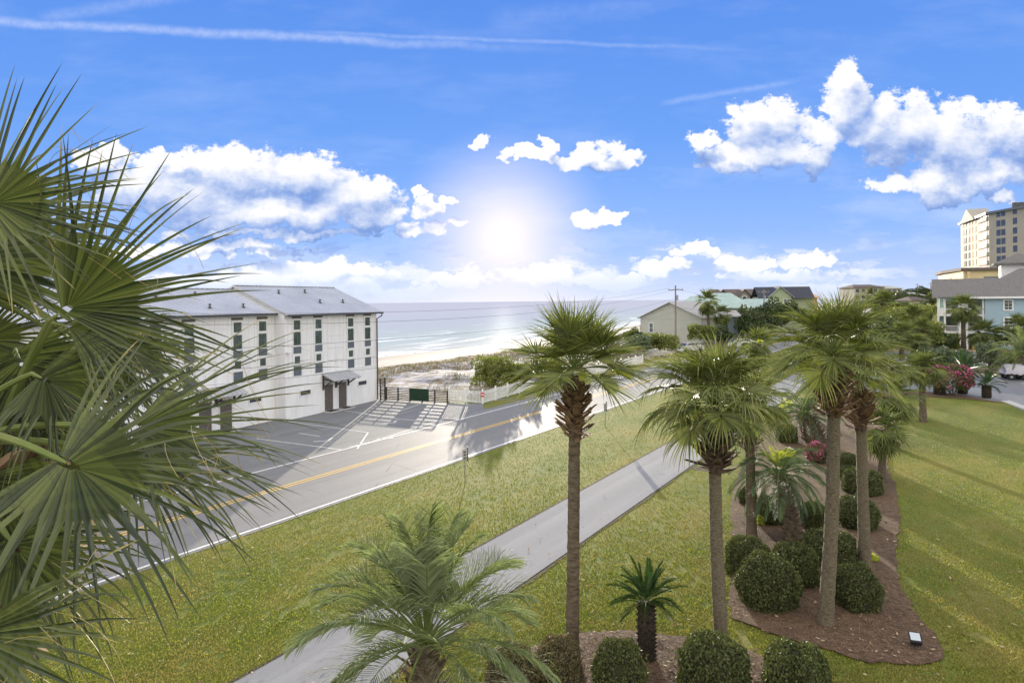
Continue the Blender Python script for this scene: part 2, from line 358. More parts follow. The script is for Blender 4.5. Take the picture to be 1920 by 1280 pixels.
def terrain():
    us = np.concatenate([np.linspace(-3000, -80, 10), np.arange(-70, 44, 4.), np.arange(44, 60, 1.2), np.arange(60, 150, 1.1), np.linspace(152, 420, 60), np.linspace(450, 6000, 24)])
    qs = np.concatenate([np.linspace(-6000, -120, 14), np.arange(-100, 32, 8.), np.arange(33, 70, .9), np.arange(71, 140, 3.), np.linspace(150, 260, 8)])
    Ug, Qg = np.meshgrid(us, qs, indexing='ij'); Zg = hgt(Ug, Qg)
    Xg, Yg = UX*Ug-UY*Qg, UY*Ug+UX*Qg
    Vt = np.stack([Xg.ravel(), Yg.ravel(), Zg.ravel()], 1); n, mq = Ug.shape
    i = np.arange(n-1)[:, None]*mq+np.arange(mq-1)[None]; i = i.ravel()
    Ft = np.concatenate([np.stack([i, i+mq, i+mq+1], 1), np.stack([i, i+mq+1, i+1], 1)])
    return Vt, Ft
def groundmat():
    m = bpy.data.materials.new('lawn_and_sand'); m.use_nodes = True; k = NT(m.node_tree); b = k.n['Principled BSDF']
    P = k('ShaderNodeTexCoord').outputs['Object']; sp = k('ShaderNodeSeparateXYZ'); k.l.new(P, sp.inputs[0])
    q = k.v('DOT_PRODUCT', P, (-UY, UX, 0)); u = k.v('DOT_PRODUCT', P, (UX, UY, 0))
    cq = k('ShaderNodeCombineXYZ'); k.set(cq.inputs[0], k.m('MULTIPLY', u, .35)); k.set(cq.inputs[1], q); st = cq.outputs[0]
    n1 = k.noise(st, .42, 6, .65); n2 = k.noise(P, 3.5, 5, .7); n3 = k.noise(P, 22, 4, .7); n4 = k.noise(P, .12, 3)
    g1 = k.ramp(n1, [(.30, (.12,.155,.022)), (.46, (.18,.215,.035)), (.56, (.26,.25,.055)), (.72, (.34,.27,.09))])
    g1 = k.mix(k.mr(n2, .42, .72, 0, .5), g1, (.28,.245,.07,1))
    g1 = k.mix(k.mr(n3, .36, .60, .85, 0), g1, (.05,.062,.014,1))
    g1 = k.mix(k.mr(n4, .4, .6, 0, .35), g1, (.10,.14,.035,1))
    s1 = k.mix(k.mr(k.noise(P, .7, 8, .72), .40, .58), (.46,.455,.48,1), (.15,.12,.08,1))
    s1 = k.mix(k.m('MULTIPLY', k.mr(q, 35, 43, .85, 0), k.mr(k.noise(P, .8, 5), .3, .6, .5, 1)), s1, (.15,.14,.07,1))
    s1 = k.mix(k.mr(q, 56, 62), s1, k.mix(k.mr(k.noise(P, .25, 4), .3, .7), (.45,.42,.385,1), (.36,.33,.29,1)))
    wet = k.mr(sp.outputs[2], SEA_Z+.05, SEA_Z+.75, 1, 0)
    s1 = k.mix(wet, s1, (.27,.235,.19,1))
    fm = k.mr(k.m('ADD', q, k.m('MULTIPLY', k.m('SUBTRACT', k.noise(P, .6, 5), .5), 5)), 33.4, 34.6)
    patch = k.mr(k.noise(P, .45, 5, .6), .50, .58); patch = k.m('MULTIPLY', patch, k.mr(q, 28.6, 29.6)); 
    fm = k.m('MAXIMUM', fm, k.m('MULTIPLY', patch, .8))
    inland = k.mr(u, 175, 215); fm = k.m('MULTIPLY', fm, k.m('MAXIMUM', k.m('SUBTRACT', 1, inland), k.mr(q, 55, 60)))
    col = k.mix(fm, g1, s1); k.l.new(col, b.inputs['Base Color'])
    b.inputs['Roughness'].default_value = .9; b.inputs['Specular IOR Level'].default_value = .12
    bn = k('ShaderNodeBump'); bn.inputs['Strength'].default_value = .8; bn.inputs['Distance'].default_value = .05
    k.l.new(k.m('ADD', n3, n2), bn.inputs['Height']); k.l.new(bn.outputs[0], b.inputs['Normal'])
    return m
Vt, Ft = terrain()
ground = fast_mesh('ground', Vt, Ft, groundmat(), 'structure')
def seamat():
    m = bpy.data.materials.new('sea_water'); m.use_nodes = True; k = NT(m.node_tree); b = k.n['Principled BSDF']
    P = k('ShaderNodeTexCoord').outputs['Object']
    q = k.v('DOT_PRODUCT', P, (-UY, UX, 0)); u = k.v('DOT_PRODUCT', P, (UX, UY, 0))
    qq = k.m('SUBTRACT', q, k.m('MINIMUM', k.m('MULTIPLY', k.m('MAXIMUM', k.m('SUBTRACT', u, 110), 0), .085), 45))
    cq = k('ShaderNodeCombineXYZ'); k.set(cq.inputs[0], k.m('MULTIPLY', u, .16)); k.set(cq.inputs[1], qq); st = cq.outputs[0]
    base = k.ramp(k.mr(qq, 92, 420), [(0, (.46,.48,.47)), (.10, (.37,.43,.45)), (.3, (.36,.40,.46)), (1, (.38,.40,.47))])  # pale diffuse colour stands in for most of the sky's reflection
    wv = k.noise(st, .16, 5, .6, .6)
    near = k.mr(qq, 92, 150, 1, 0)
    foam = k.m('MULTIPLY', k.mr(k.m('ADD', wv, k.m('MULTIPLY', near, .13)), .60, .68), k.mr(qq, 150, 185, 1, 0))
    foam = k.m('MULTIPLY', foam, k.mr(k.noise(P, 1.2, 5, .7), .3, .55))
    edge = k.mr(k.m('ADD', qq, k.m('MULTIPLY', k.m('SUBTRACT', k.noise(st, .2, 3), .5), 6)), 92.5, 95, 1, 0)
    foam = k.m('MAXIMUM', foam, k.m('MULTIPLY', edge, .7))
    bn = k('ShaderNodeBump'); bn.inputs['Strength'].default_value = 1; bn.inputs['Distance'].default_value = .35
    h = k.m('ADD', k.m('MULTIPLY', k.noise(st, .35, 6, .62), .55), k.m('MULTIPLY', k.noise(P, 1.3, 4, .6), .16))
    k.l.new(h, bn.inputs['Height']); k.n.remove(b)
    di = k('ShaderNodeBsdfDiffuse'); k.l.new(k.mix(foam, base, (.85,.87,.88,1)), di.inputs[0]); gl = k('ShaderNodeBsdfGlossy'); gl.inputs['Color'].default_value = (.97,.98,1,1)
    gl.inputs['Roughness'].default_value = .42; k.l.new(bn.outputs[0], gl.inputs['Normal'])
    lw = k('ShaderNodeLayerWeight'); lw.inputs['Blend'].default_value = .5
    ms = k('ShaderNodeMixShader'); k.l.new(k.m('MULTIPLY', k.m('MULTIPLY', k.m('SUBTRACT', 1, lw.outputs['Facing']), .05), k.m('SUBTRACT', 1, k.m('MULTIPLY', foam, .8))), ms.inputs[0])
    k.l.new(di.outputs[0], ms.inputs[1]); k.l.new(gl.outputs[0], ms.inputs[2]); k.l.new(ms.outputs[0], k.n['Material Output'].inputs[0])
    return m
s = MB(); s.add([(*UQ(-40000, 80), SEA_Z), (*UQ(60000, 80), SEA_Z), (*UQ(60000, 45000), SEA_Z), (*UQ(-40000, 45000), SEA_Z)], [(0,1,2,3)])
sea = T(s.build('sea', seamat()), kind='structure')

def asphalt(name, c1, c2, c3=None, rough=.55, spec=.5, cracks=True):
    m = bpy.data.materials.new(name); m.use_nodes = True; k = NT(m.node_tree); b = k.n['Principled BSDF']
    P = k('ShaderNodeTexCoord').outputs['Object']; q = k.v('DOT_PRODUCT', P, (-UY, UX, 0)); u = k.v('DOT_PRODUCT', P, (UX, UY, 0))
    cq = k('ShaderNodeCombineXYZ'); k.set(cq.inputs[0], k.m('MULTIPLY', u, .06)); k.set(cq.inputs[1], q)
    col = k.mix(k.mr(k.noise(cq.outputs[0], 1.6, 5, .6), .35, .65), (*c1,1), (*c2,1))
    col = k.mix(k.mr(k.noise(P, .5, 5, .65), .42, .7, 0, .5), col, (*(c3 or c1),1))
    tr_ = k.mr(k.m('SINE', k.m('MULTIPLY_ADD', q, 3.5, -1.2)), -1, 1, 0, .30)
    col = k.mix(k.m('MULTIPLY', tr_, k.mr(k.noise(cq.outputs[0], .8, 4), .35, .6)), col, (c1[0]*.55, c1[1]*.55, c1[2]*.55, 1))
    pt = k('ShaderNodeTexVoronoi'); pt.feature = 'F1'; pt.distance = 'CHEBYCHEV'; pt.inputs['Scale'].default_value = .22; k.l.new(cq.outputs[0], pt.inputs['Vector'])
    col = k.mix(k.m('MULTIPLY', k.m('GREATER_THAN', k.v('DOT_PRODUCT', pt.outputs['Color'], (1,0,0)), .72), .28), col, (c1[0]*.7, c1[1]*.7, c1[2]*.72, 1))
    col = k.mix(k.mr(k.noise(P, 2.2, 6, .7), .58, .74, 0, .35), col, (c2[0]*1.5, c2[1]*1.45, c2[2]*1.3, 1))
    col = k.mix(k.mr(k.noise(P, 45, 3, .8), .35, .7, 0, .45), col, (c2[0]*1.7, c2[1]*1.7, c2[2]*1.65, 1))
    if cracks:
        vo = k('ShaderNodeTexVoronoi'); vo.feature = 'DISTANCE_TO_EDGE'; vo.inputs['Scale'].default_value = .16
        k.l.new(k.v('ADD', P, k.v('SCALE', k('ShaderNodeTexNoise').outputs['Color'])), vo.inputs['Vector'])
        cr = k.m('MULTIPLY', k.mr(vo.outputs['Distance'], 0, .006, 1, 0), k.mr(k.noise(P, .3, 3), .5, .6))
        col = k.mix(k.m('MULTIPLY', cr, .6), col, (.03,.03,.03,1))
    k.l.new(col, b.inputs['Base Color']); b.inputs['Roughness'].default_value = rough; b.inputs['Specular IOR Level'].default_value = spec
    bn = k('ShaderNodeBump'); bn.inputs['Strength'].default_value = .35; bn.inputs['Distance'].default_value = .01
    k.l.new(k.noise(P, 60, 3, .7), bn.inputs['Height']); k.l.new(bn.outputs[0], b.inputs['Normal'])
    return m
M['asphalt'] = asphalt('road_asphalt', (.155,.153,.152), (.205,.203,.20), (.18,.178,.175), .75, .20)
M['lotasphalt'] = asphalt('parking_asphalt', (.13,.14,.148), (.18,.185,.188), (.22,.215,.205), .78, .2)
M['pathasphalt'] = asphalt('path_asphalt', (.195,.197,.203), (.25,.252,.255), (.225,.227,.23), .9, .1, False)
M['darklot'] = asphalt('blue_grey_asphalt', (.12,.125,.13), (.18,.185,.185), (.20,.20,.195), .6, .4)
def sheet(name, pts, z, m, kind='structure', thick=None):
    s = MB(); n = len(pts)
    if thick: s.prism([(p[0], p[1]) for p in pts], z-thick, z)
    else: s.add([(p[0], p[1], z) for p in pts], [tuple(range(n))])
    o = s.build(name, m); 
    me = o.data
    if me.polygons[-1 if thick else 0].normal.z < 0: me.flip_normals()
    return T(o, kind=kind)
def strip(name, q0, q1, u0, u1, z, m, dash=None, parent=None):
    s = MB(); u = u0
    while u < u1:
        e = min(u1, u+(dash[0] if dash else 25)); a, b, c, d = UQ(u,q0), UQ(e,q0), UQ(e,q1), UQ(u,q1)
        s.add([(*a,z),(*b,z),(*c,z),(*d,z)], [(0,1,2,3)]); u = e+(dash[1] if dash else 0)
    o = s.build(name, m, parent)
    if parent is None: T(o, kind='structure')
    return o
road = strip('road', Q_NEAR-.22, Q_LOT+.02, -140, 900, .012, M['asphalt'])
strip('road_edge_line', Q_NEAR, Q_NEAR+.13, -140, 900, .017, M['paint'])
strip('road_edge_line', Q_FAR-.13, Q_FAR, -140, 900, .017, M['paint'])
strip('centre_line', Q_MID-.20, Q_MID-.08, -140, 900, .017, M['ypaint'])
strip('centre_line', Q_MID+.08, Q_MID+.20, -140, 900, .017, M['ypaint'])
strip('footpath', Q_PATH[0], Q_PATH[1], -60, 400, .025, M['pathasphalt'])
E_ = MB()
for q_ in (Q_PATH[0]-.10, Q_PATH[1]):          # dark earth edge cut beside the path
    for k_ in range(160):
        u0 = -30+k_*.8; j = .04*math.sin(k_*1.7)+.03*math.sin(k_*.61)
        a, b, c, d = UQ(u0, q_-.03+j), UQ(u0+.8, q_-.03+.04*math.sin((k_+1)*1.7)+.03*math.sin((k_+1)*.61)), UQ(u0+.8, q_+.13), UQ(u0, q_+.13)
        E_.add([(*a,.016),(*b,.016),(*c,.016),(*d,.016)], [(0,1,2,3)])
T(E_.build('path_edge', mat('damp_earth', (.045,.035,.022), (.09,.075,.05), 6, .95)), kind='structure')

# white building: its frame of reference
BA, BB = G(536,789), G(708,750); BL = (BB-BA).length; bu = (BB-BA).normalized(); BROT = math.atan2(bu.y, bu.x); bn_ = Vector((-bu.y, bu.x, 0))
def BW(x, y, z=0): return BA+bu*x+bn_*y+Vector((0,0,z))
lot = [BW(-34,1.2), UQ(-30,Q_LOT), UQ(toUQ(*G(905,768)[:2])[0],Q_LOT), G(905,757), G(838,757)+Vector((.3,.3,0)), BW(BL+.3,0), BW(BL,.6), BW(-34,1.2)]
sheet('parking_lot', lot[:-1], .008, M['lotasphalt'])
def quadline(p, q, w, z, m, name='parking_line'):
    p, q = Vector((p[0],p[1],0)), Vector((q[0],q[1],0)); d = (q-p).normalized(); n = Vector((-d.y,d.x,0))*w/2
    s = MB(); s.add([(*(p-n)[:2],z),(*(q-n)[:2],z),(*(q+n)[:2],z),(*(p+n)[:2],z)], [(0,1,2,3)])
    o = s.build(name, m); return T(o, kind='structure')
for a, b in [((540,790),(690,811)),((630,767),(745,785)),((745,785),(800,790)),((480,822),(640,843)),((735,775),(790,757)),((560,812),(600,818)),((655,838),(706,826))]:
    quadline(G(*a), G(*b), .10, .014, M['wornpaint'])
quadline(G(690,811), G(670,841), .1, .014, M['wornpaint']); quadline(G(700,827), G(840,783), .10, .0145, M['wornpaint'])
for px, py in [(604,827),(798,772),(729,793),(722,822)]:         # worn stall marks
    c = G(px, py)
    quadline(c-Vector((.5,.1,0)), c+Vector((.5,.1,0)), .12, .0145, M['paint'], 'stall_mark')
    quadline(c+Vector((.3,.25,0)), c+Vector((.38,.9,0)), .12, .0150, M['paint'], 'stall_mark')

# planting beds
bedpx = [(1372,940),(1374,1000),(1372,1080),(1368,1150),(1400,1172),(1455,1192),(1540,1218),(1620,1240),(1700,1249),(1750,1246),(1769,1232),(1760,1205),(1725,1160),(1698,1120),(1682,1080),(1680,1040),(1686,980),(1684,940),(1676,905),(1664,870),(1664,820),(1664,790),(1640,760),(1560,752),(1470,765),(1430,800),(1395,860)]
bed2px = [(1060,1196),(1100,1187),(1170,1184),(1230,1188),(1330,1208),(1400,1222),(1500,1262),(1600,1330),(1560,1420),(900,1420),(880,1330),(930,1260),(1000,1215)]
bed3px = [(1640,744),(1700,742),(1760,745),(1830,750),(1880,756),(1850,750),(1800,740),(1720,733),(1640,735)]
def smoothpoly(pts, k=3):
    P = [Vector(p) for p in pts]; out = []
    for i in range(len(P)):
        p0, p1, p2, p3 = P[i-1], P[i], P[(i+1)%len(P)], P[(i+2)%len(P)]
        for j in range(k):
            t = j/k; out.append(.5*((2*p1)+(p2-p0)*t+(2*p0-5*p1+4*p2-p3)*t*t+(3*p1-p0-3*p2+p3)*t**3))
    return out
BEDS = [smoothpoly([G(*p) for p in b]) for b in (bedpx, bed2px)]
M['mulch'] = mat('pine_straw_mulch', (.078,.05,.028), (.165,.112,.066), 5, .95, 1.0, 40, lo=.3, hi=.7)
def bedmesh(poly, name):
    s = MB(); n = len(poly); c = sum(poly, Vector())/n
    rings = [(1,.012),(.97,.06),(.8,.09),(.4,.11)]
    for k, (f, z) in enumerate(rings): s.v += [(*(c+(p-c)*f)[:2], z) for p in poly]; s.t += [0]*n
    s.v.append((c.x,c.y,.12)); s.t.append(0)
    for k in range(3): s.f += [(k*n+i, k*n+(i+1)%n, (k+1)*n+(i+1)%n, (k+1)*n+i) for i in range(n)]
    s.f += [(3*n+i, 3*n+(i+1)%n, 4*n) for i in range(n)]
    o = s.build(name, M['mulch'], smooth=True)
    if o.data.polygons[len(o.data.polygons)-1].normal.z < 0: o.data.flip_normals()
    return T(o, kind='structure')
# triangulated flat beds follow their outline even where it is hollow
import bmesh
def bedflat(poly, name):
    bm = bmesh.new(); vs = [bm.verts.new((p.x,p.y,.03)) for p in poly]; f = bm.faces.new(vs)
    if f.normal.z < 0 or True: bm.normal_update()
    if f.normal.z < 0: f.normal_flip()
    r = bmesh.ops.extrude_face_region(bm, geom=[f]); 
    for v in [g for g in r['geom'] if isinstance(g, bmesh.types.BMVert)]: v.co.z = .05
    bmesh.ops.triangulate(bm, faces=bm.faces[:]); me = bpy.data.meshes.new(name); bm.to_mesh(me); bm.free(); me.materials.append(M['mulch'])
    o = bpy.data.objects.new(name, me); COL.objects.link(o); return T(o, kind='structure')
BEDS = [[Vector((p.x+.13*(float(vnoise(p.x, p.y, .45, 3))-.5)+.09*(float(vnoise(p.x, p.y, .17, 6))-.5), p.y+.13*(float(vnoise(p.x, p.y, .45, 4))-.5)+.09*(float(vnoise(p.x, p.y, .17, 7))-.5), 0)) for p in smoothpoly(b_, 9)] for b_ in BEDS]
for b_ in BEDS: bedflat(b_, 'mulch_bed')
bedflat([G(*p) for p in bed3px], 'mulch_bed')

# right: car park, island, side street
sheet('parking_lot', [G(1560,742), G(1720,740), G(1800,746), G(1880,753), G(1925,772), (58,47), (110,40), (110,60), G(1925,711), G(1835,704), G(1700,706), G(1560,706)], .010, M['darklot'])
quadline(G(1848,703), G(1884,716), .13, .016, M['paint']); quadline(G(1918,718), G(1935,722), .13, .016, M['paint'])
s = MB()
for a, b in [((1720,705),(1836,703.5)),((1836,703.5),(1925,709.5))]: s.bar(G(*a)+Vector((0,0,.07)), G(*b)+Vector((0,0,.07)), .18, .14)
T(s.build('kerb', M['concrete']), kind='structure')
sheet('pavement', [G(1876,752), G(1893,752), G(1926,763), G(1926,770)], .055, M['concrete'], thick=.05)
sheet('side_street', [G(1560,686), G(1925,686), (140,62), (140,84), G(1925,667), G(1830,660), G(1560,660)], .011, asphalt('pale_street', (.25,.245,.235), (.30,.295,.285), None, .8, .2, False))
s = MB(); s.bar(G(1560,659.5)+Vector((0,0,.07)), G(1830,659.5)+Vector((0,0,.07)), .25, .14); s.bar(G(1830,659.5)+Vector((0,0,.07)), G(1925,666.5)+Vector((0,0,.07)), .25, .14)
T(s.build('kerb', M['concrete']), kind='structure')
sheet('mulch_strip', [G(1700,704), G(1834,702), G(1925,708), (110,62), (110,66), G(1925,690), G(1700,690)], .013, mat('leafy_mulch', (.13,.10,.06), (.22,.18,.10), 1.5, .95, .6, 12))
sheet('mulch_strip', [G(1640,658.5), G(1830,658.5), G(1925,665.5), G(1925,655), G(1830,651), G(1640,651)], .013, mat('leafy_mulch_far', (.16,.11,.05), (.27,.19,.09), 1.0, .95, .5, 12))

# ---- ground cover: grass blades, pine straw, dune grass
def inpoly(x, y, poly):
    c = np.zeros(len(x), bool); n = len(poly)
    for i in range(n):
        x1, y1, x2, y2 = poly[i].x, poly[i].y, poly[i-1].x, poly[i-1].y
        m_ = ((y1 > y) != (y2 > y)) & (x < (x2-x1)*(y-y1)/(y2-y1+1e-12)+x1); c ^= m_
    return c
def blades(x, y, z, hmin, hmax, w, lean, seed):
    r = np.random.RandomState(seed); n = len(x); a = r.rand(n)*2*np.pi; h = hmin+(hmax-hmin)*r.rand(n)
    l = r.rand(n)*lean; b = r.rand(n)*2*np.pi
    p = np.stack([x,y,z],1); dx = np.stack([np.cos(a),np.sin(a),0*a],1)*w*.5*(.6+.8*r.rand(n))[:,None]
    top = p+np.stack([np.cos(b)*l*h, np.sin(b)*l*h, h],1)
    V_ = np.stack([p-dx,p+dx,top],1).reshape(-1,3); F_ = np.arange(3*n).reshape(-1,3); return V_, F_
def scatter(n, ymin, ymax, amax, seed, pw=1.0):
    r = np.random.RandomState(seed); t = r.rand(n); y = 1/(1/ymin+(1/ymax-1/ymin)*t) if pw == 1 else ymin+(ymax-ymin)*t
    x = (r.rand(n)*2-1)*amax*y; return x, y
x, y = scatter(520000, 8, 60, .86, 11); u, q = toUQ(x, y)
jx, jy = (vnoise(x, y, .11, 21)-.5)*.3, (vnoise(x, y, .13, 22)-.5)*.3
ok = (q < Q_NEAR-.10+.10*vnoise(u, q, .3, 23)) & ~((q > Q_PATH[0]+.02-.1*vnoise(u, q, .3, 24)) & (q < Q_PATH[1]-.02+.1*vnoise(u, q, .35, 25))) & ~inpoly(x+jx, y+jy, BEDS[0]) & ~inpoly(x+jx, y+jy, BEDS[1]) & (vnoise(x, y, .9, 3)*.5+vnoise(x,y,.21,4) > .42)
lim = [G(*p) for p in ((1560,735),(1720,733),(1800,739),(1880,750),(1925,768))]
lx = np.array([p.x for p in lim]+[60]); ly = np.array([p.y for p in lim]+[46]); ok &= ~((x > 20) & (y > np.interp(x, lx, ly)-.3))
x, y = x[ok], y[ok]; sc = np.clip(y/22, .6, 2.0)
V_, F_ = blades(x, y, np.zeros(len(x))+.0, .025, .055, .03, 1.0, 12)
fast_mesh('grass', V_, F_, M['blade'], 'stuff')
x, y = scatter(200000, 8, 48, .86, 21); ok = inpoly(x, y, BEDS[0]) | inpoly(x, y, BEDS[1]); x, y = x[ok], y[ok]; r = np.random.RandomState(22)
n = len(x); a = r.rand(n)*6.28; L_ = .05+.09*r.rand(n); zz = .055+.02*r.rand(n)
p = np.stack([x,y,zz],1); d_ = np.stack([np.cos(a)*L_, np.sin(a)*L_, (r.rand(n)-.3)*.05],1); w_ = np.stack([-np.sin(a),np.cos(a),0*a],1)*.009
fast_mesh('pine_straw', np.stack([p-w_,p+w_,p+d_],1).reshape(-1,3), np.arange(3*n).reshape(-1,3), M['straw'], 'stuff')
r = np.random.RandomState(31); n = 90000; u = 47+r.rand(n)*130; q = 33+r.rand(n)*29
dn_ = vnoise(u, q, 4.5, 7)*.6+vnoise(u, q, 1.4, 8)*.5; crest = np.exp(-((q-np.minimum(.085*np.maximum(0,u-110),45)-54)/3.2)**2)*.35
ok = dn_+crest > .58+.16*r.rand(n); u, q = u[ok], q[ok]; x, y = UX*u-UY*q, UY*u+UX*q
V_, F_ = blades(x, y, hgt(u,q)-.02, .12, .42, .07, 1.3, 33); fast_mesh('dune_grass', V_, F_, M['dry'], 'stuff')
r = np.random.RandomState(41); n = 26000; u = 50+r.rand(n)*110; q = 30.2+r.rand(n)*3.8; x, y = UX*u-UY*q, UY*u+UX*q
ok = (vnoise(u,q,2.5,9) > .42) & (u > 47.5); V_, F_ = blades(x[ok], y[ok], 0*x[ok], .04, .12, .06, 1.2, 42); fast_mesh('verge_grass', V_, F_, M['blade'], 'stuff')

r = np.random.RandomState(77); x, y = scatter(5200, 9, 46, .86, 78); u, q = toUQ(x, y)
ib = inpoly(x, y, BEDS[0]) | inpoly(x, y, BEDS[1]); ok = ib | ((q < Q_NEAR) & (r.rand(len(x)) < .22)); x, y, ib = x[ok], y[ok], ib[ok]; n = len(x); a = r.rand(n)*6.28; L_ = .035+.05*r.rand(n)
p = np.stack([x, y, np.where(ib, .075, .05)+.02*r.rand(n)],1); d_ = np.stack([np.cos(a)*L_, np.sin(a)*L_, (r.rand(n)-.5)*.05],1); e_ = np.stack([-np.sin(a)*L_*.4, np.cos(a)*L_*.4, (r.rand(n)-.5)*.03],1)
v4 = np.stack([p-d_, p+e_, p+d_, p-e_],1).reshape(-1,3); i4 = np.arange(n)[:,None]*4
fast_mesh('leaf_litter', v4, np.concatenate([i4+[[0,1,2]], i4+[[0,2,3]]],1).reshape(-1,3), leafmat('fallen_leaf', (.16,.10,.05), (.50,.40,.26), None, rough=.8, spec=.2, trans=.1), 'stuff')

# ------------------------------------------------------------------ buildings
def winbox(root, x, z, w, h, y=0, frame=.07, m='white', glass='glass', name='window', out=.05, mull=None):
    """a window of the wall y=0 whose outside is -y: frame with a pane as its child"""
    s = MB(); x0, x1, z0, z1 = x-w/2, x+w/2, z-h/2, z+h/2; f = frame
    s.box(x0,x0+f,y-out,y+.02,z0,z1); s.box(x1-f,x1,y-out,y+.02,z0,z1); s.box(x0+f,x1-f,y-out,y+.02,z1-f,z1); s.box(x0+f,x1-f,y-out,y+.02,z0,z0+f)
    if mull:
        for k in range(1, mull[0]): xx = x0+w*k/mull[0]; s.box(xx-.02,xx+.02,y-out+.01,y+.02,z0+f,z1-f)
        for k in range(1, mull[1]): zz = z0+h*k/mull[1]; s.box(x0+f,x1-f,y-out+.014,y+.016,zz-.02,zz+.02)
    o = s.build(name, M[m], root)
    g_ = MB(); g_.box(x0+f*.9,x1-f*.9,y-.012,y+.03,z0+f*.9,z1-f*.9); g_.build('pane', M[glass], o)
    return o
root = empty('townhouse', tuple(BA), BROT, 'long white three-storey townhouse block with grey metal roof beside the beach', 'building')
DEP, EAVE, RISE = 10.2, 7.62, 2.05
WZ = 10.2
secs = [(0, BL, 0.0), (-10.25, 0, 1.0), (-20.5, -10.25, 0.0), (-30.8, -20.5, 1.0)]
for si, (x0, x1, yo) in enumerate(secs):
    b = MB(); y1 = DEP+(0 if yo == 0 else 0)
    b.box(x0, x1-(.002 if si else 0), yo+.03, y1-(.0 if yo == 0 else .4), -.2, EAVE)
    if yo == 0:                                       # gable triangles
        ym = DEP/2
        for xx in (x0, x1):
            xa, xb = (xx, xx+.12) if xx == x0 else (xx-.12, xx)
            b.add([(xa,.03,EAVE),(xa,DEP,EAVE),(xa,ym,EAVE+RISE),(xb,.03,EAVE),(xb,DEP,EAVE),(xb,ym,EAVE+RISE)], [(0,2,1),(3,4,5),(0,3,5,2),(1,2,5,4)])
    b.build('wall', M['panel'], root)
    s = MB(); zz = 0.02; k = 0                         # lap boards of the ground floor
    while zz < 3.0:
        s.add([(x0+.02,yo-.022,zz),(x1-.02,yo-.022,zz),(x1-.02,yo-.004,zz+.165),(x0+.02,yo-.004,zz+.165),(x0+.02,yo+.03,zz),(x1-.02,yo+.03,zz),(x1-.02,yo+.03,zz+.165),(x0+.02,yo+.03,zz+.165)],
              [(0,1,2,3),(4,5,1,0),(3,2,6,7),(4,0,3,7),(1,5,6,2)]); zz += .168
    if yo == 0 and si == 0:                            # boards of the right end and of the return wall
        pass
    s.box(x0, x1, yo-.04, yo+.03, 3.04, 3.12)
    s.build('lap_siding', M['siding'], root)
    s = MB()
    for t in (.30,2.15,2.62,4.35,5.2,6.2,7.95,8.45,9.95): s.box(x0+t-.012, x0+t+.012, yo-.004, yo+.03, 3.14, EAVE-.05)
    for (ta, tb) in ((2.25,2.6),(4.4,6.18),(8.0,8.42),(0,.3)):
        for z_ in (4.0,4.95,5.9,6.8): s.box(x0+ta+.02, x0+tb-.02, yo-.004, yo+.03, z_-.012, z_+.012)
    s.build('batten', M['white'], root)
    sl_ = RISE/(DEP/2)
    r_ = MB(); ov = .38; xa, xb = x0-(.12 if yo == 0 else -.13), x1+(.35 if si == 0 else (.12 if yo == 0 else -.13))
    lift = 0 if yo == 0 else -.28
    def rp(x, yv, top=0): return (x, yv, EAVE+lift+.06+(yv if yv < DEP/2 else DEP-yv)*sl_+top)
    ya, yb = (-ov if yo == 0 else yo-ov), DEP+ov
    if yo: ya = yo-ov
    for (p, q_) in (((ya), DEP/2), (DEP/2, yb)):
        A4 = [rp(xa,p),rp(xb,p),rp(xb,q_),rp(xa,q_)]; B4 = [rp(xa,p,.1),rp(xb,p,.1),rp(xb,q_,.1),rp(xa,q_,.1)]
        r_.add(A4+B4, [(3,2,1,0),(4,5,6,7),(0,1,5,4),(1,2,6,5),(2,3,7,6),(3,0,4,7)])
    n_ = int((xb-xa)/.42)
    for k in range(n_+1):
        xx = xa+.02+(xb-xa-.04)*k/n_
        for (p, q_) in ((ya, DEP/2), (DEP/2, yb)): r_.bar(Vector(rp(xx,p,.112)), Vector(rp(xx,q_,.112)), .022, .026)
    r_.bar(Vector(rp(xa,DEP/2,.13)), Vector(rp(xb,DEP/2,.13)), .25, .03)
    rf = r_.build('roof', M['metalroof'], root)
    gt = MB(); e_ = rp(xa, ya); gt.box(xa, xb, ya-.10, ya+.0, e_[2]-.05, e_[2]+.10); gt.build('gutter', M['gutter'], rf)
    for (tx, ty) in ((2.9,3.6),(5.9,3.8),(5.4,1.7),(8.1,1.7)):
        vb = MB(); p = Vector(rp(x0+tx, ty, .1)); vb.tube([p, p+Vector((0,0,.25))], .05, 8); vb.tube([p+Vector((0,0,.2)), p+Vector((0,0,.3))], [.16,.03], 8); vb.tube([p, p+Vector((0,0,.08))],[.14,.06],8); vb.build('roof_vent', M['gutter'], rf)
    for cx in (1.15,3.35,7.03,9.17):
        X_ = x0+cx-(0 if si == 0 else .05)
        v_ = MB(); v_.box(X_-.46,X_+.46,yo-.03,yo+.03,7.34,7.50); v_.build('vent_strip', M['vent'], root)
        w_ = MB(); f = .07; x_a, x_b = X_-.47, X_+.47                 # tall frame running round the whole column
        w_.box(x_a,x_a+f,yo-.05,yo+.03,3.03,7.32); w_.box(x_b-f,x_b,yo-.05,yo+.03,3.03,7.32)
        for z_ in (7.25,6.37,5.26,4.68,3.84,3.03): w_.box(x_a+f,x_b-f,yo-.048,yo+.03,z_,z_+.07)
        fr_ = w_.build('window_frame', M['white'], root)
        winbox(root, X_, 6.84, .78, .80, yo, .06, out=.045); g_ = winbox(root, X_, 5.84, .80, 1.04, yo, .035, out=.04)
        winbox(root, X_, 4.29, .78, .76, yo, .12, out=.045)
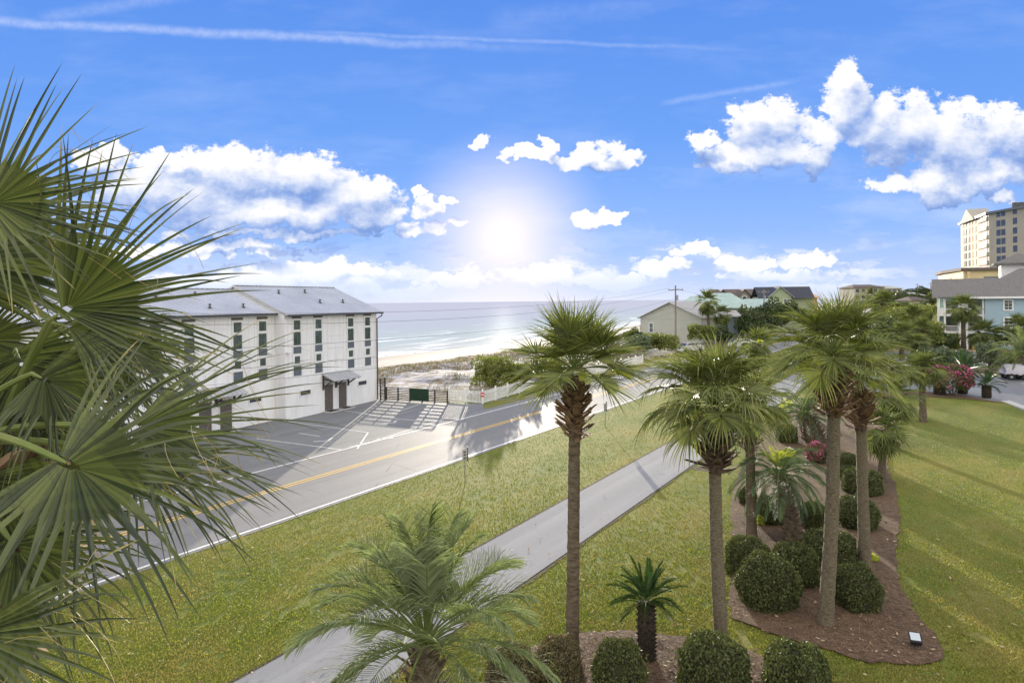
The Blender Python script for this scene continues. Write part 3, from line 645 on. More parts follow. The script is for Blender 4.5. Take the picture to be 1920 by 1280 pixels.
        for z0_, z1_ in ((4.75,5.26),(3.10,3.70)):
            p_ = MB(); p_.box(x_a+f,x_b-f,yo-.022,yo+.03,z0_,z1_+.1 if z1_ < 4 else z1_); p_.build('spandrel_panel', M['spandrel'], root)
    for (cx, cz) in ((1.9,1.79),(8.4,1.74)): winbox(root, x0+cx, cz, 1.2, .48, yo-.02, .08, 'white', 'glassdark')
    for cx in (4.38, 5.96):
        fr_ = MB(); fr_.box(x0+cx-.56,x0+cx-.47,yo-.06,yo+.03,.02,2.2); fr_.box(x0+cx+.47,x0+cx+.56,yo-.06,yo+.03,.02,2.2); fr_.box(x0+cx-.47,x0+cx+.47,yo-.06,yo+.03,2.1,2.2)
        d_ = MB(); d_.box(x0+cx-.465,x0+cx+.465,yo-.035,yo+.03,.1,2.095)
        for px_ in (-.22,.22):
            for (za, zb) in ((.3,.85),(.98,1.5),(1.62,1.98)): d_.box(x0+cx+px_-.15,x0+cx+px_+.15,yo-.043,yo-.03,za,zb)
        do = d_.build('door', M['door'], root); fr_.build('door_frame', M['white'], do)
        h_ = MB(); h_.box(x0+cx+(.36 if cx > 5 else -.40),x0+cx+(.40 if cx > 5 else -.36),yo-.10,yo-.03,.95,1.15); h_.build('handle', M['metal'], do)
        st_ = MB(); st_.box(x0+cx-.7,x0+cx+.7,yo-.8,yo-.03,.0,.09); st_.build('door_step', M['concrete'], root)
        mt_ = MB(); mt_.box(x0+cx-.45,x0+cx+.45,yo-.7,yo-.15,.09,.11); mt_.build('door_mat', M['black'], root)
    a_ = MB(); xa_, xb_ = x0+3.65, x0+6.75
    a_.add([(xa_,yo-.03,3.0),(xb_,yo-.03,3.0),(xb_,yo-1.25,2.52),(xa_,yo-1.25,2.52),(xa_,yo-.03,2.93),(xb_,yo-.03,2.93),(xb_,yo-1.25,2.45),(xa_,yo-1.25,2.45)],
           [(0,3,2,1),(4,5,6,7),(0,1,5,4),(1,2,6,5),(2,3,7,6),(3,0,4,7)])
    for k in range(9): xx = xa_+.03+(xb_-xa_-.06)*k/8; a_.bar((xx,yo-.05,3.01),(xx,yo-1.24,2.54),.02,.03)
    aw = a_.build('awning', M['metalroof'], root)
    for xx in (xa_+.12,(xa_+xb_)/2,xb_-.12):
        k_ = MB(); k_.box(xx-.06,xx+.06,yo-.12,yo-.022,1.75,2.9); k_.bar((xx,yo-.1,2.60),(xx,yo-1.15,2.44),.10,.10); k_.bar((xx,yo-.1,1.95),(xx,yo-.85,2.42),.09,.09); k_.build('bracket', M['darkwood'], aw)
s = MB(); s.tube([(BL+.22,-.42,7.6),(BL+.18,-.40,7.3),(BL-.05,-.07,7.05),(BL-.05,-.07,.1)], .055, 8); s.build('downspout', M['gutter'], root)
for x_, z_ in ((0.25,4.9),(-.55,4.9)):
    s = MB(); s.box(x_-.16,x_+.16,-.2,.03,z_-.05,z_+.03) if x_ > 0 else s.box(x_-.16,x_+.16,.8,1.03,z_-.05,z_+.03); s.build('wall_lamp', M['white'], root)
for k, x_ in enumerate((5.3,5.95)):
    s = MB(); s.box(x_-.05,x_+.05,-.08,.03,3.75,3.87); s.build('wall_vent', M['white'], root)

# ---- fences
def slat_fence(a, b, h, label, posts=2, slats=7, tall=False):
    L = (b-a).length; rt = empty('slat_fence', tuple(a), math.atan2((b-a).y, (b-a).x), label, 'fence', 'dark slatted fence beside the townhouse')
    for k in range(posts+1):
        s = MB(); x = L*k/posts; s.box(x-.05,x+.05,-.05,.05,-.1,h+.04); s.build('post', M['darkwood'], rt)
    s = MB()
    for k in range(slats): z = .12+(h-.18)*k/(slats-1); s.box(.05,L-.05,-.015,.015,z-.035,z+.035)
    s.build('slats', M['darkwood'], rt); s = MB(); s.box(0,L,-.06,.06,h+.042,h+.09); s.build('top_rail', M['darkwood'], rt)
    return rt
fa, fb, fc = G(708,751)+Vector((.25,0,0)), G(722,749), G(839,757)
slat_fence(fa, fb, 1.85, 'tall narrow dark slatted fence panel touching the white building corner', 1, 14)
sf = slat_fence(fb+Vector((.12,0,0)), fc, 1.05, 'low dark slatted fence with green mesh panel beside the car park', 5, 7)
L = (fc-fb).length
s = MB(); s.box(L*.40,L*.70,-.10,-.065,.12,1.13); s.build('mesh_panel', M['greenmesh'], sf)
def picket_run(pts, label, group, h=1.02):
    rt = empty('picket_fence', tuple(pts[0]), 0, label, 'fence', group); o0 = pts[0]
    for a, b in zip(pts, pts[1:]):
        L = (b-a).length; n = max(1, round(L/2.2)); d = (b-a)/n; nn = Vector((-d.y, d.x, 0)).normalized()
        for k in range(n+1):
            p = a+d*k-o0; s = MB(); s.box(p.x-.07,p.x+.07,p.y-.07,p.y+.07,-.1,h+.12); s.add([(p.x-.09,p.y-.09,h+.12),(p.x+.09,p.y-.09,h+.12),(p.x+.09,p.y+.09,h+.12),(p.x-.09,p.y+.09,h+.12),(p.x,p.y,h+.22)], [(0,1,4),(1,2,4),(2,3,4),(3,0,4),(3,2,1,0)])
            if k < n or b is pts[-1]: s.build('post', M['white'], rt)
            if k < n:
                s = MB(); q0 = a+d*k-o0; m_ = int(d.length/.135)
                for z in (.16,.86): s.bar(q0+Vector((0,0,z)), q0+d+Vector((0,0,z)), .04, .085)
                for j in range(1, m_):
                    c = q0+d*j/m_-nn*.035; e = d.normalized()*.034; t_ = nn*.010
                    s.add([c-e-t_+Vector((0,0,.06)),c+e-t_+Vector((0,0,.06)),c+e-t_+Vector((0,0,h)),c-t_+Vector((0,0,h+.06)),c-e-t_+Vector((0,0,h)),
                           c-e+t_+Vector((0,0,.06)),c+e+t_+Vector((0,0,.06)),c+e+t_+Vector((0,0,h)),c+t_+Vector((0,0,h+.06)),c-e+t_+Vector((0,0,h))],
                          [(0,1,2,3,4),(9,8,7,6,5),(1,6,7,2),(5,0,4,9),(2,7,8,3),(4,3,8,9)])
                s.build('picket_panel', M['white'], rt)
    return rt
c0, c1, c2, c3 = G(842,752), G(905,757), G(1045,716), G(1205,681)
pf = picket_run([c0, c1, c2, c3], 'white picket fence that turns the corner and follows the road', None)
rt = empty('warning_sign', (c1.x, c1.y-.09, .55), R(-8), 'small red and white sign on the corner post of the picket fence', 'sign')
s = MB(); s.box(-.15,.15,-.02,.0,.05,.40); s.build('sign_board', M['redsign'], rt)
s = MB(); s.box(-.12,.12,-.026,-.021,.18,.26); s.build('sign_stripe', M['white'], rt)
fp = picket_run([G(1140,663,.3), G(1215,646,.3)], 'short low white picket fence by the beach access', None, .8)
# ---- wooden beach walks
def boardwalk(p, rz, L, label):
    rt = empty('boardwalk_railing', tuple(p), rz, label, 'railing', 'wooden railings at the beach')
    for k in range(int(L/1.1)+1):
        s = MB(); s.box(k*1.1-.05,k*1.1+.05,-.05,.05,-.6,1.05); s.build('post', M['wood'], rt)
    s = MB(); 
    for z in (.3,.62,.95): s.box(-.05,L,-.07,-.05,z-.06,z+.06)
    s.build('rails', M['wood'], rt); return rt
pb = G(985,703); boardwalk(pb+Vector((0,0,.6)), R(18), 5.5, 'brown wooden railing half hidden behind the first tall palm')
pb = G(1156,668); boardwalk(pb+Vector((0,0,.4)), R(10), 4.4, 'short wooden railing between the first and second tall palms')
# post on the beach
p = G(885,690, -.4); rt = empty('beach_bin', tuple(p), 0, 'pale square bin standing alone at the edge of the dunes', 'bin')
s = MB(); s.box(-.35,.35,-.35,.35,-.3,1.25); s.build('bin_body', M['concrete'], rt); s = MB(); s.box(-.4,.4,-.4,.4,1.25,1.33); s.box(-.25,.25,-.25,.25,1.33,1.5); s.build('lid', M['wood'], rt)

# ---- signs
def post_sign(px, py, top, w, label):
    p = G(px, py); rt = empty('roadside_sign', tuple(p), R(62), label, 'sign', 'small signs on the verge')
    h = AT(px, top, p.y).z
    s = MB(); s.tube([(0,0,-.1),(0,0,h-.45)], .022, 8); s.build('post', M['metal'], rt)
    s = MB(); s.box(-w/2,w/2,-.012,.012,h-.52,h); o = s.build('sign_board', M['concrete'], rt)
    s = MB()
    for k, z in enumerate((.14,.27,.43)): s.box(-w/2+.07,w/2-.12+.02*k,-.018,-.013,h-z-.04,h-z+.03)
    s.build('lettering', M['gutter'], o)
    s = MB(); s.box(w/2+.004,w/2+.05,-.03,.03,h-.62,h+.05); s.build('frame_edge', M['gutter'], rt)
    return rt
post_sign(872, 905, 841, .40, 'small white sign on a thin post at the roadside, nearer the viewer')
post_sign(1135, 800, 755, .5, 'small white sign on a thin post on the grass right of the first palm')
p = G(1425,668); rt = empty('crossing_sign', tuple(p), R(12), 'fluorescent yellow diamond warning sign standing by the far road', 'sign')
h = AT(1424,640,p.y).z; s = MB(); s.tube([(0,0,0),(0,0,h+.5)], .035, 8); s.build('post', M['metal'], rt)
s = MB(); d = .62; s.add([(0,-.05,h-d),(d,-.05,h),(0,-.05,h+d),(-d,-.05,h),(0,-.04,h-d),(d,-.04,h),(0,-.04,h+d),(-d,-.04,h)], [(0,1,2,3),(7,6,5,4),(0,4,5,1),(1,5,6,2),(2,6,7,3),(3,7,4,0)]); o = s.build('sign_board', M['yellowsign'], rt)
s = MB(); s.bar((0,-.055,h-.1),(.05,-.055,h+.2),.09,.006); s.bar((0,-.055,h-.1),(-.14,-.055,h-.34),.06,.006); s.bar((0,-.055,h-.1),(.15,-.055,h-.33),.06,.006); s.tube([(.06,-.052,h+.3),(.06,-.058,h+.3)], .065, 10); s.build('walking_figure', M['black'], o)
p = G(1312,662); rt = empty('diamond_sign', tuple(p), R(20), 'pale diamond sign seen from behind above the second palm', 'sign')
h = AT(1311,624,p.y).z; s = MB(); s.tube([(0,0,0),(0,0,h+.4)], .03, 8); s.build('post', M['metal'], rt)
s = MB(); d = .55; s.add([(0,-.05,h-d),(d,-.05,h),(0,-.05,h+d),(-d,-.05,h),(0,-.04,h-d),(d,-.04,h),(0,-.04,h+d),(-d,-.04,h)], [(0,1,2,3),(7,6,5,4),(0,4,5,1),(1,5,6,2),(2,6,7,3),(3,7,4,0)]); s.build('sign_board', M['concrete'], rt)

# ---- utility poles and wires
def upole(base, h, label, rz=ANG, arm=2.4):
    rt = empty('utility_pole', tuple(base), -rz, label, 'utility pole', 'utility poles along the road')
    s = MB(); s.tube([(0,0,-.3),(.05,0,h*.6),(.08,0,h)], [.17,.14,.11], 10); s.build('pole', M['pole'], rt)
    s = MB(); s.box(-arm/2+.08,arm/2+.08,-.06,.06,h-.75,h-.62); s.build('crossarm', M['pole'], rt)
    for x in (-arm/2+.15,-.3,.45,arm/2): i_ = MB(); i_.tube([(x,0,h-.62),(x,0,h-.40)], [.05,.03], 8); i_.build('insulator', M['metal'], rt)
    s = MB(); s.tube([(.32,0,h-2.3),(.32,0,h-1.5)], .18, 10); s.build('transformer', M['metal'], rt)
    return rt
P1 = G(1267,663); upole(P1, 10.6, 'tall utility pole with crossarm in front of the grey gabled house')
P0 = Vector((*UQ(-22, toUQ(P1.x, P1.y)[1]), 0)); upole(P0, 10.6, 'utility pole past the left edge carrying the near wire ends')
for (px, py, top, Yd, lab) in [(1427,600,543,190,'thin utility pole left of the dark-roofed green house'),(1720,560,531,300,'distant utility pole left of the blue building'),(1745,560,529,260,'distant utility pole touching the blue building gable')]:
    b = AT(px, py, Yd); t = AT(px, top, Yd); upole(Vector((b.x,b.y,0)), t.z, lab)
WIRE = mat('black_cable', (.05,.05,.055), None, rough=.6)
dvec = (P0-P1); 
for k, (z, sag, off, lab) in enumerate([(10.2,2.5,-.95,'uppermost overhead wire crossing the sea and the white building'),(10.15,3.1,.9,'second overhead wire from the top'),(8.6,2.9,0,'overhead wire in the middle of the bundle'),(7.4,2.9,0,'overhead wire second from the bottom'),(6.6,2.9,0,'lowest overhead wire in front of the white building')]):
    side = Vector((-dvec.y, dvec.x, 0)).normalized()*off
    pts = [P1+dvec*t+side+Vector((0,0,z-4*sag*t*(1-t))) for t in [i/48 for i in range(49)]]
    s = MB(); s.tube(pts, .010, 5); o = s.build('overhead_wire', WIRE); T(o, lab, 'wire', 'overhead wires along the road')
P2_ = Vector((*UQ(toUQ(P1.x,P1.y)[0]+62, toUQ(P1.x,P1.y)[1]), 0)); upole(P2_, 10.6, 'utility pole beyond the grey house standing among the trees')
for k, z in enumerate((10.1,7.3)):
    pts = [P1+(P2_-P1)*t+Vector((0,0,z-4*1.2*t*(1-t))) for t in [i/24 for i in range(25)]]; s = MB(); s.tube(pts, .013, 5)
    T(s.build('overhead_wire', WIRE), ['upper','lower'][k]+' overhead wire running on behind the grey gabled house', 'wire', 'overhead wires along the road')

# ---- houses
M['sage'] = mat('sage_wall', (.42,.43,.37), (.38,.39,.33), 1, .8)
M['shingle'] = mat('grey_shingle', (.11,.105,.10), (.20,.19,.175), 6, .9, .4, 20)
M['palegreyroof'] = mat('pale_grey_shingle', (.33,.325,.315), (.40,.39,.375), 3, .9)
M['greenroof'] = mat('green_metal_roof', (.28,.38,.34), (.36,.46,.41), 1, .5, spec=.4)
M['brownroof'] = mat('brown_shingle', (.10,.08,.07), (.16,.13,.115), 5, .9)
M['navyroof'] = mat('dark_blue_shingle', (.035,.04,.055), (.06,.065,.08), 5, .8)
M['bluewall'] = mat('light_blue_wall', (.34,.46,.52), (.31,.43,.49), 1, .7)
M['tealwall'] = mat('pale_teal_wall', (.42,.56,.52), (.36,.50,.47), 1, .7)
M['slatewall'] = mat('slate_blue_wall', (.13,.17,.21), (.16,.20,.24), 1, .8)
M['creamwall'] = mat('cream_stucco', (.37,.345,.28), (.33,.305,.25), .2, .8)
M['yellowwall'] = mat('yellow_stucco', (.62,.50,.29), (.56,.45,.26), .5, .8)
M['pinkwall'] = mat('pink_stucco', (.55,.38,.34), (.50,.34,.31), .5, .8)
M['olivewall'] = mat('olive_green_wall', (.34,.38,.24), (.30,.34,.21), 1, .8)
M['tanwall'] = mat('tan_wall', (.60,.40,.25), (.54,.36,.23), 1, .8)
def gable_house(name, base, rz, w, d, he, hr, wm, rm, label, wins=(), ov=.5, back=(), rname='roof', overhang=.5):
    """gable front faces -y, ridge runs along +y from the centre of the front"""
    rt = empty(name, tuple(base), rz, label, 'house', None)
    s = MB(); s.add([(-w/2,0,-1.5),(w/2,0,-1.5),(w/2,0,he),(0,0,hr),(-w/2,0,he),(-w/2,d,-1.5),(w/2,d,-1.5),(w/2,d,he),(0,d,hr),(-w/2,d,he)],
        [(0,1,2,3,4),(9,8,7,6,5),(1,6,7,2),(5,0,4,9)]); s.build('wall', M[wm], rt)
    k = (hr-he)/(w/2); s = MB()
    for sg in (-1,1):
        e = sg*(w/2+overhang); ze = hr-k*(w/2+overhang)
        P_ = [(0,-ov,hr+.03),(e,-ov,ze+.03),(e,d+ov,ze+.03),(0,d+ov,hr+.03)]; Q_ = [(a,b,c+.16) for a,b,c in P_]
        s.add(P_+Q_, [(0,1,2,3),(7,6,5,4),(0,4,5,1),(1,5,6,2),(2,6,7,3),(3,7,4,0)] if sg < 0 else [(3,2,1,0),(4,5,6,7),(1,5,4,0),(2,6,5,1),(3,7,6,2),(0,4,7,3)])
    rf = s.build(rname, M[rm], rt)
    s = MB()
    for sg in (-1,1): e = sg*(w/2+overhang); ze = hr-k*(w/2+overhang); s.bar((0,-ov-.02,hr+.08),(e,-ov-.02,ze+.08),.05,.22,Vector((0,1,0)))
    s.build('fascia', M['white'], rf)
    for (x, z, ww, hh) in wins: winbox(rt, x, z, ww, hh, 0, .09, 'white', 'glass', mull=(1,2))
    return rt
a, b = AT(1200,592,128), AT(1313,592,128)
gh = gable_house('beach_house', (a.x+5.2,124.6,0), R(-33), 12.2, 20, 4.95, 7.85, 'sage', 'palegreyroof', 'sage grey house with wide low gable behind the wooden pole', [(-3.9,2.9,.9,1.9)])
s = MB(); s.box(-6.0,6.0,-.03,.0,4.55,4.62); s.box(-6.1,-6.0,-.04,.02,-1,4.9); s.box(6.0,6.1,-.04,.02,-1,4.9); s.build('trim', M['palegreyroof'], gh)
s = MB(); s.box(-3.6,-1.6,-.06,.04,-.6,1.2); s.build('garage_opening', M['glassdark'], gh)
s = MB(); s.box(6.1,8.4,4,12,-1,4.3); s.build('side_wing', M['sage'], gh)
s = MB(); s.box(-7.8,-6.15,1,4,2.0,2.2); [s.box(x_-.06,x_+.06,y_-.06,y_+.06,-1,3.2) for x_ in (-7.7,-6.3) for y_ in (1.1,3.9)]; s.box(-7.8,-6.2,1,1.08,3.0,3.12); s.build('deck', M['wood'], gh)
def hip_house(name, base, rz, w, d, he, hr, wm, rm, label, ridge=.4, ov=.6, z0=-1.5, cat='house'):
    rt = empty(name, tuple(base), rz, label, cat)
    s = MB(); s.box(-w/2,w/2,0,d,z0,he); s.build('wall', M[wm], rt)
    x, y0, y1, r_ = w/2+ov, -ov, d+ov, w*ridge/2; ym = d/2
    s = MB(); s.add([(-x,y0,he),(x,y0,he),(x,y1,he),(-x,y1,he),(-r_,ym,hr),(r_,ym,hr),(-x,y0,he-.2),(x,y0,he-.2),(x,y1,he-.2),(-x,y1,he-.2)],
        [(0,1,5,4),(1,2,5),(2,3,4,5),(3,0,4),(6,7,1,0),(7,8,2,1),(8,9,3,2),(9,6,0,3),(9,8,7,6)]); s.build('roof', M[rm], rt)
    return rt
p = AT(1348,575,150); gr = hip_house('green_roofed_house', (p.x,150,0), R(-20), 14.5, 12, 6.4, 9.9, 'creamwall', 'greenroof', 'pale house with mint green metal roof behind the beach palms', .35)
for x_ in (-4,0,4): winbox(gr, x_, 4.2, 1.2, 1.4, 0, .1)
p = AT(1307,575,146); gr2 = hip_house('green_roofed_house', (p.x,149,0), R(-20), 6.5, 9, 6.6, 9.2, 'tealwall', 'greenroof', 'smaller mint green hip roof directly behind the grey gabled house', .3)
p = AT(1420,575,158); g3 = hip_house('green_roofed_house', (p.x,158,0), R(-20), 12, 10, 6.3, 8.4, 'creamwall', 'greenroof', 'low mint green roof below the row of dormers', .5)
p = AT(1378,600,120); sl_ = hip_house('slate_house', (p.x,121,0), R(-20), 1.9, 7, 5.2, 6.2, 'slatewall', 'palegreyroof', 'slate blue house with pale grey roof right of the two beach palms', .4)
p = AT(1398,575,175); dh = hip_house('dormer_house', (p.x,176,0), R(-6), 21, 14, 6.4, 11.2, 'creamwall', 'brownroof', 'brown shingled house with a row of pointed dormers', .75)
for k, (dx, wm) in enumerate(((-5.6,'slatewall'),(.2,'creamwall'),(6.0,'sage'))):
    s = MB(); w_, y0_, zb, zt, zp = 3.0, .6, 7.3, 9.2, 10.9
    s.add([(dx-w_/2,y0_,zb),(dx+w_/2,y0_,zb),(dx+w_/2,y0_,zt),(dx,y0_,zp),(dx-w_/2,y0_,zt),(dx-w_/2,7,zb),(dx+w_/2,7,zb),(dx+w_/2,7,zt),(dx,7,zp),(dx-w_/2,7,zt)], [(0,1,2,3,4),(9,8,7,6,5),(1,6,7,2),(5,0,4,9)])
    dm = s.build('dormer', M[wm], dh); s = MB()
    for sg in (-1,1): s.bar((dx,3.6,zp+.08),(dx+sg*(w_/2+.4),3.6,zt-.28),7.2,.14,Vector((0,0,1))) if False else s.add([(dx,-.1,zp+.05),(dx+sg*(w_/2+.45),-.1,zt-.35),(dx+sg*(w_/2+.45),7,zt-.35),(dx,7,zp+.05),(dx,-.1,zp+.25),(dx+sg*(w_/2+.45),-.1,zt-.15),(dx+sg*(w_/2+.45),7,zt-.15),(dx,7,zp+.25)], [(0,1,2,3),(7,6,5,4),(0,4,5,1),(1,5,6,2),(2,6,7,3),(3,7,4,0)])
    s.build('dormer_roof', M['brownroof'], dm)
    s = MB(); s.tube([(dx,.62,8.6),(dx,.50,8.6)], .75, 20); s.build('round_window', M['white'], dm); s = MB(); s.tube([(dx,.60,8.6),(dx,.46,8.6)], .5, 16); s.build('window_pane', M['glassdark'], dm)
p = AT(1463,560,165); oh = gable_house('olive_house', (p.x,165,0), R(-6), 5.6, 12, 9.0, 11.4, 'olivewall', 'navyroof', 'olive green gable with dark blue roof left of the tallest bed palm', [(-1.2,7.6,.9,1.3),(1.2,7.6,.9,1.3)])
s = MB(); s.box(-4.6,9,3,9,-1,8.8); s.build('main_wing', M['olivewall'], oh)
s = MB(); s.add([(-4.9,2,8.4),(9.3,2,8.4),(9.3,6,11.5),(-4.9,6,11.5),(9.3,10,8.4),(-4.9,10,8.4)], [(0,1,2,3),(3,2,4,5),(0,5,4,1)]); s.build('main_roof', M['navyroof'], oh)
p = AT(1515,560,170); hip_house('orange_roofed_house', (p.x,172,0), R(-6), 6.5, 9, 8.6, 10.9, 'tanwall', 'tanwall', 'terracotta roofed house just behind the tallest palm crown', .5)
# far beige buildings and small houses on the right horizon
def block(px0, px1, ytop, Yd, dep, wm, rm, label, rows=3, cols=5, rise=1.6, name='apartment_building'):
    a, b = AT(px0, ytop, Yd), AT(px1, ytop, Yd); w = b.x-a.x
    rt = hip_house(name, ((a.x+b.x)/2,Yd,0), R(-4), w, dep, a.z-rise, a.z, wm, rm, label, .6, .6, -2, 'building')
    hh = (a.z-rise)/rows
    for r_ in range(rows):
        for c_ in range(cols):
            s = MB(); x_ = -w/2+w*(c_+.5)/cols; z_ = hh*(r_+.5); s.box(x_-w*.13/cols*2,x_+w*.13/cols*2,-.08,.02,z_-hh*.22,z_+hh*.25); s.build('window', M['glassdark'], rt)
    return rt
block(1603,1657,533,330,18,'creamwall','brownroof','beige far apartment building with brown roof above the palm crowns',4,5)
block(1655,1690,535,345,18,'creamwall','sage','far apartment wing with grey-green hip roof, right of the brown-roofed one',4,4)
for (px0,px1,yt,Yd,wm,rm,lab) in [(1688,1712,542,380,'creamwall','sage','small far house with sage roof on the horizon, left one'),(1700,1732,548,260,'sage','palegreyroof','grey far house among dark trees left of the blue building'),(1712,1738,556,210,'sage','brownroof','low brown roof below the distant poles'),(1675,1700,552,300,'palegreyroof','brownroof','dark roofed small house under the far apartments'),(1640,1668,578,170,'white','palegreyroof','white low house half hidden by the far round palm'),(1740,1752,545,330,'creamwall','sage','cream far house touching the blue building gable')]:
    block(px0,px1,yt,Yd,10,wm,rm,lab,2,3,1.2,'far_house')
p = AT(1722,603,140); s = MB(); w_ = 5.4; s.box(-w_/2,w_/2,0,.4,-.5,AT(1722,603,140).z); o = s.build('garden_wall', M['tanwall'], None, loc=(p.x,140,0)); T(o, 'tan stucco garden wall glimpsed between trees left of the blue building', 'wall')
# ---- blue condominium
def railing(rt, x0, x1, y, z, h=1.0, m='white', n=None):
    s = MB(); s.box(x0,x1,y-.03,y+.03,z+h-.08,z+h); s.box(x0,x1,y-.02,y+.02,z+.08,z+.14); n = n or int(abs(x1-x0)/.14)
    for k in range(n+1): xx = x0+(x1-x0)*k/n; s.box(xx-.018,xx+.018,y-.018,y+.018,z+.1,z+h-.05)
    return s.build('balcony_railing', M[m], rt)
YC = 100; cx0 = AT(1847,600,YC).x
rt = empty('blue_condominium', (cx0, YC, 0), R(-33), 'light blue three-storey condominium with white balconies and grey shingle roofs', 'building')
s = MB(); s.box(0,24,0,18,-.3,8.25); s.build('wall', M['bluewall'], rt)
wl = -6.2
s = MB(); s.box(wl+.3,-.002,2.2,13,-.3,8.25); s.build('balcony_wall', M['tealwall'], rt)
for z_ in (2.75,5.5):
    s = MB(); s.box(wl,-.004,.25,2.6,z_-.22,z_); s.build('balcony_floor', M['white'], rt)
    railing(rt, wl+1.0, wl+2.9, .35, z_); railing(rt, wl+3.9, -.15, .35, z_)
for x_ in (wl+.12, wl+1.0, wl+2.95, wl+3.9, -.2):
    s = MB(); s.box(x_-.13,x_+.13,.22,.48,-.2,8.2); s.build('column', M['white'], rt)
for z_ in (0,2.75,5.5):
    s = MB(); s.box(wl+3.1,wl+3.8,.5,2.7,z_,z_+2.5); s.build('white_partition', M['white'], rt); s = MB(); s.box(wl+.02,wl+.9,.3,.45,z_,z_+1.1); s.build('parapet', M['white'], rt)
    s = MB(); s.box(wl+1.2,wl+2.6,2.12,2.22,z_+.1,z_+2.15); s.build('balcony_door', M['glass'], rt); s = MB(); s.box(-1.9,-.6,2.12,2.22,z_+.1,z_+2.15); s.build('balcony_door', M['glass'], rt)
    for cx_ in (wl+1.9, -1.4):
        c_ = MB(); c_.box(cx_-.3,cx_+.3,1.2,1.8,z_+.35,z_+.45); c_.box(cx_-.3,cx_+.3,1.75,1.82,z_+.45,z_+1.0); [c_.box(cx_+a_-.03,cx_+a_+.03,b_-.03,b_+.03,z_,z_+.36) for a_ in (-.25,.25) for b_ in (1.25,1.75)]; c_.build('balcony_seat', M['darkwood'], rt)
for (x_, z_) in ((2.9,7.0),(2.9,4.3),(8.2,7.0),(8.2,4.3),(2.9,1.5)): winbox(rt, x_, z_, 1.3, 1.75, 0, .2, 'white', 'glass', mull=(2,3), out=.08)
s = MB(); x0, x1, y0, y1, ze, zr = -2.9, 26, -.7, 19.5, 8.3, 12.9
s.add([(x0,y0,ze),(x1,y0,ze),(x1,y1,ze),(x0,y1,ze),(5.2,9.4,zr),(16,9.4,zr),(x0,y0,ze-.02),(x1,y0,ze-.02),(x1,y1,ze-.02),(x0,y1,ze-.02)], [(0,1,5,4),(1,2,5),(2,3,4,5),(3,0,4),(9,8,7,6)]); rf = s.build('roof', M['shingle'], rt)
s = MB(); s.box(x0,x1,y0-.05,y0+.0,ze-.28,ze+.02); s.box(x0-.05,x0,y0,y1,ze-.28,ze+.02); s.build('eave_board', M['white'], rf)
s = MB(); xg = wl-.7; ys, ye, ym, zr2 = -.5, 14, 6.5, 11.2    # left wing: its own gable looking left
s.add([(xg,ys,8.2),(xg,ye,8.2),(xg-.0,ym,zr2),(8,ys,8.2),(8,ye,8.2),(8,ym,zr2),(xg,ys,8.35),(xg,ye,8.35),(xg,ym,zr2+.16),(8,ys,8.35),(8,ye,8.35),(8,ym,zr2+.16)], [(6,9,11,8),(8,11,10,7),(0,2,5,3),(2,1,4,5),(0,6,8,2),(2,8,7,1),(0,3,9,6)]); s.build('wing_roof', M['shingle'], rf)
s = MB(); s.add([(xg+.9,.1,8.2),(xg+.9,13.4,8.2),(xg+.9,ym,zr2-.1)], [(0,2,1),(0,1,2)][:1]); s.build('gable_end', M['tealwall'], rt)
cu0 = 2.9; s = MB(); s.box(cu0,cu0+5,11.2,15,10.8,13.9); cu_ = s.build('cupola', M['white'], rf)
s = MB(); x0, x1, y0, y1, ze, zr = cu0-1, cu0+6, 10.2, 16, 13.9, 15.6
s.add([(x0,y0,ze),(x1,y0,ze),(x1,y1,ze),(x0,y1,ze),(cu0+2.4,13.1,zr),(cu0+2.6,13.1,zr),(x0,y0,ze-.25),(x1,y0,ze-.25),(x1,y1,ze-.25),(x0,y1,ze-.25)], [(0,1,5,4),(1,2,5),(2,3,4,5),(3,0,4),(6,7,1,0),(9,6,0,3),(9,8,7,6)]); s.build('cupola_roof', M['shingle'], cu_)
# ---- yellow low block and tower behind
def poly_block(name, pts, z0, z1, wm, label, cat, cap=None, capm='gutter'):
    rt = empty(name, (pts[0][0],pts[0][1],0), 0, label, cat); P_ = [(x-pts[0][0],y-pts[0][1]) for x,y in pts]
    ar = sum(P_[i-1][0]*P_[i][1]-P_[i][0]*P_[i-1][1] for i in range(len(P_)))
    if ar < 0: P_ = P_[::-1]
    s = MB(); s.prism(P_, z0, z1); s.build('wall', M[wm], rt)
    if cap:
        c = Vector((sum(p[0] for p in P_)/len(P_), sum(p[1] for p in P_)/len(P_))); Q_ = []
        for p in P_: d = Vector(p)-c; Q_.append(tuple(c+d*(1+cap/d.length)))
        s = MB(); s.prism(Q_, z1+.004, z1+.7); s.build('roof', M[capm], rt)
    return rt
a, b = AT(1773,506,166), AT(1806,503,150)
yb = poly_block('low_block', [(a.x,166),(b.x,150),(152,146),(155,176),(120,180)], 0, b.z-.6, 'yellowwall', 'flat-roofed yellow block between the tall tower and the blue condominium', 'building', 1.0, 'brownroof')
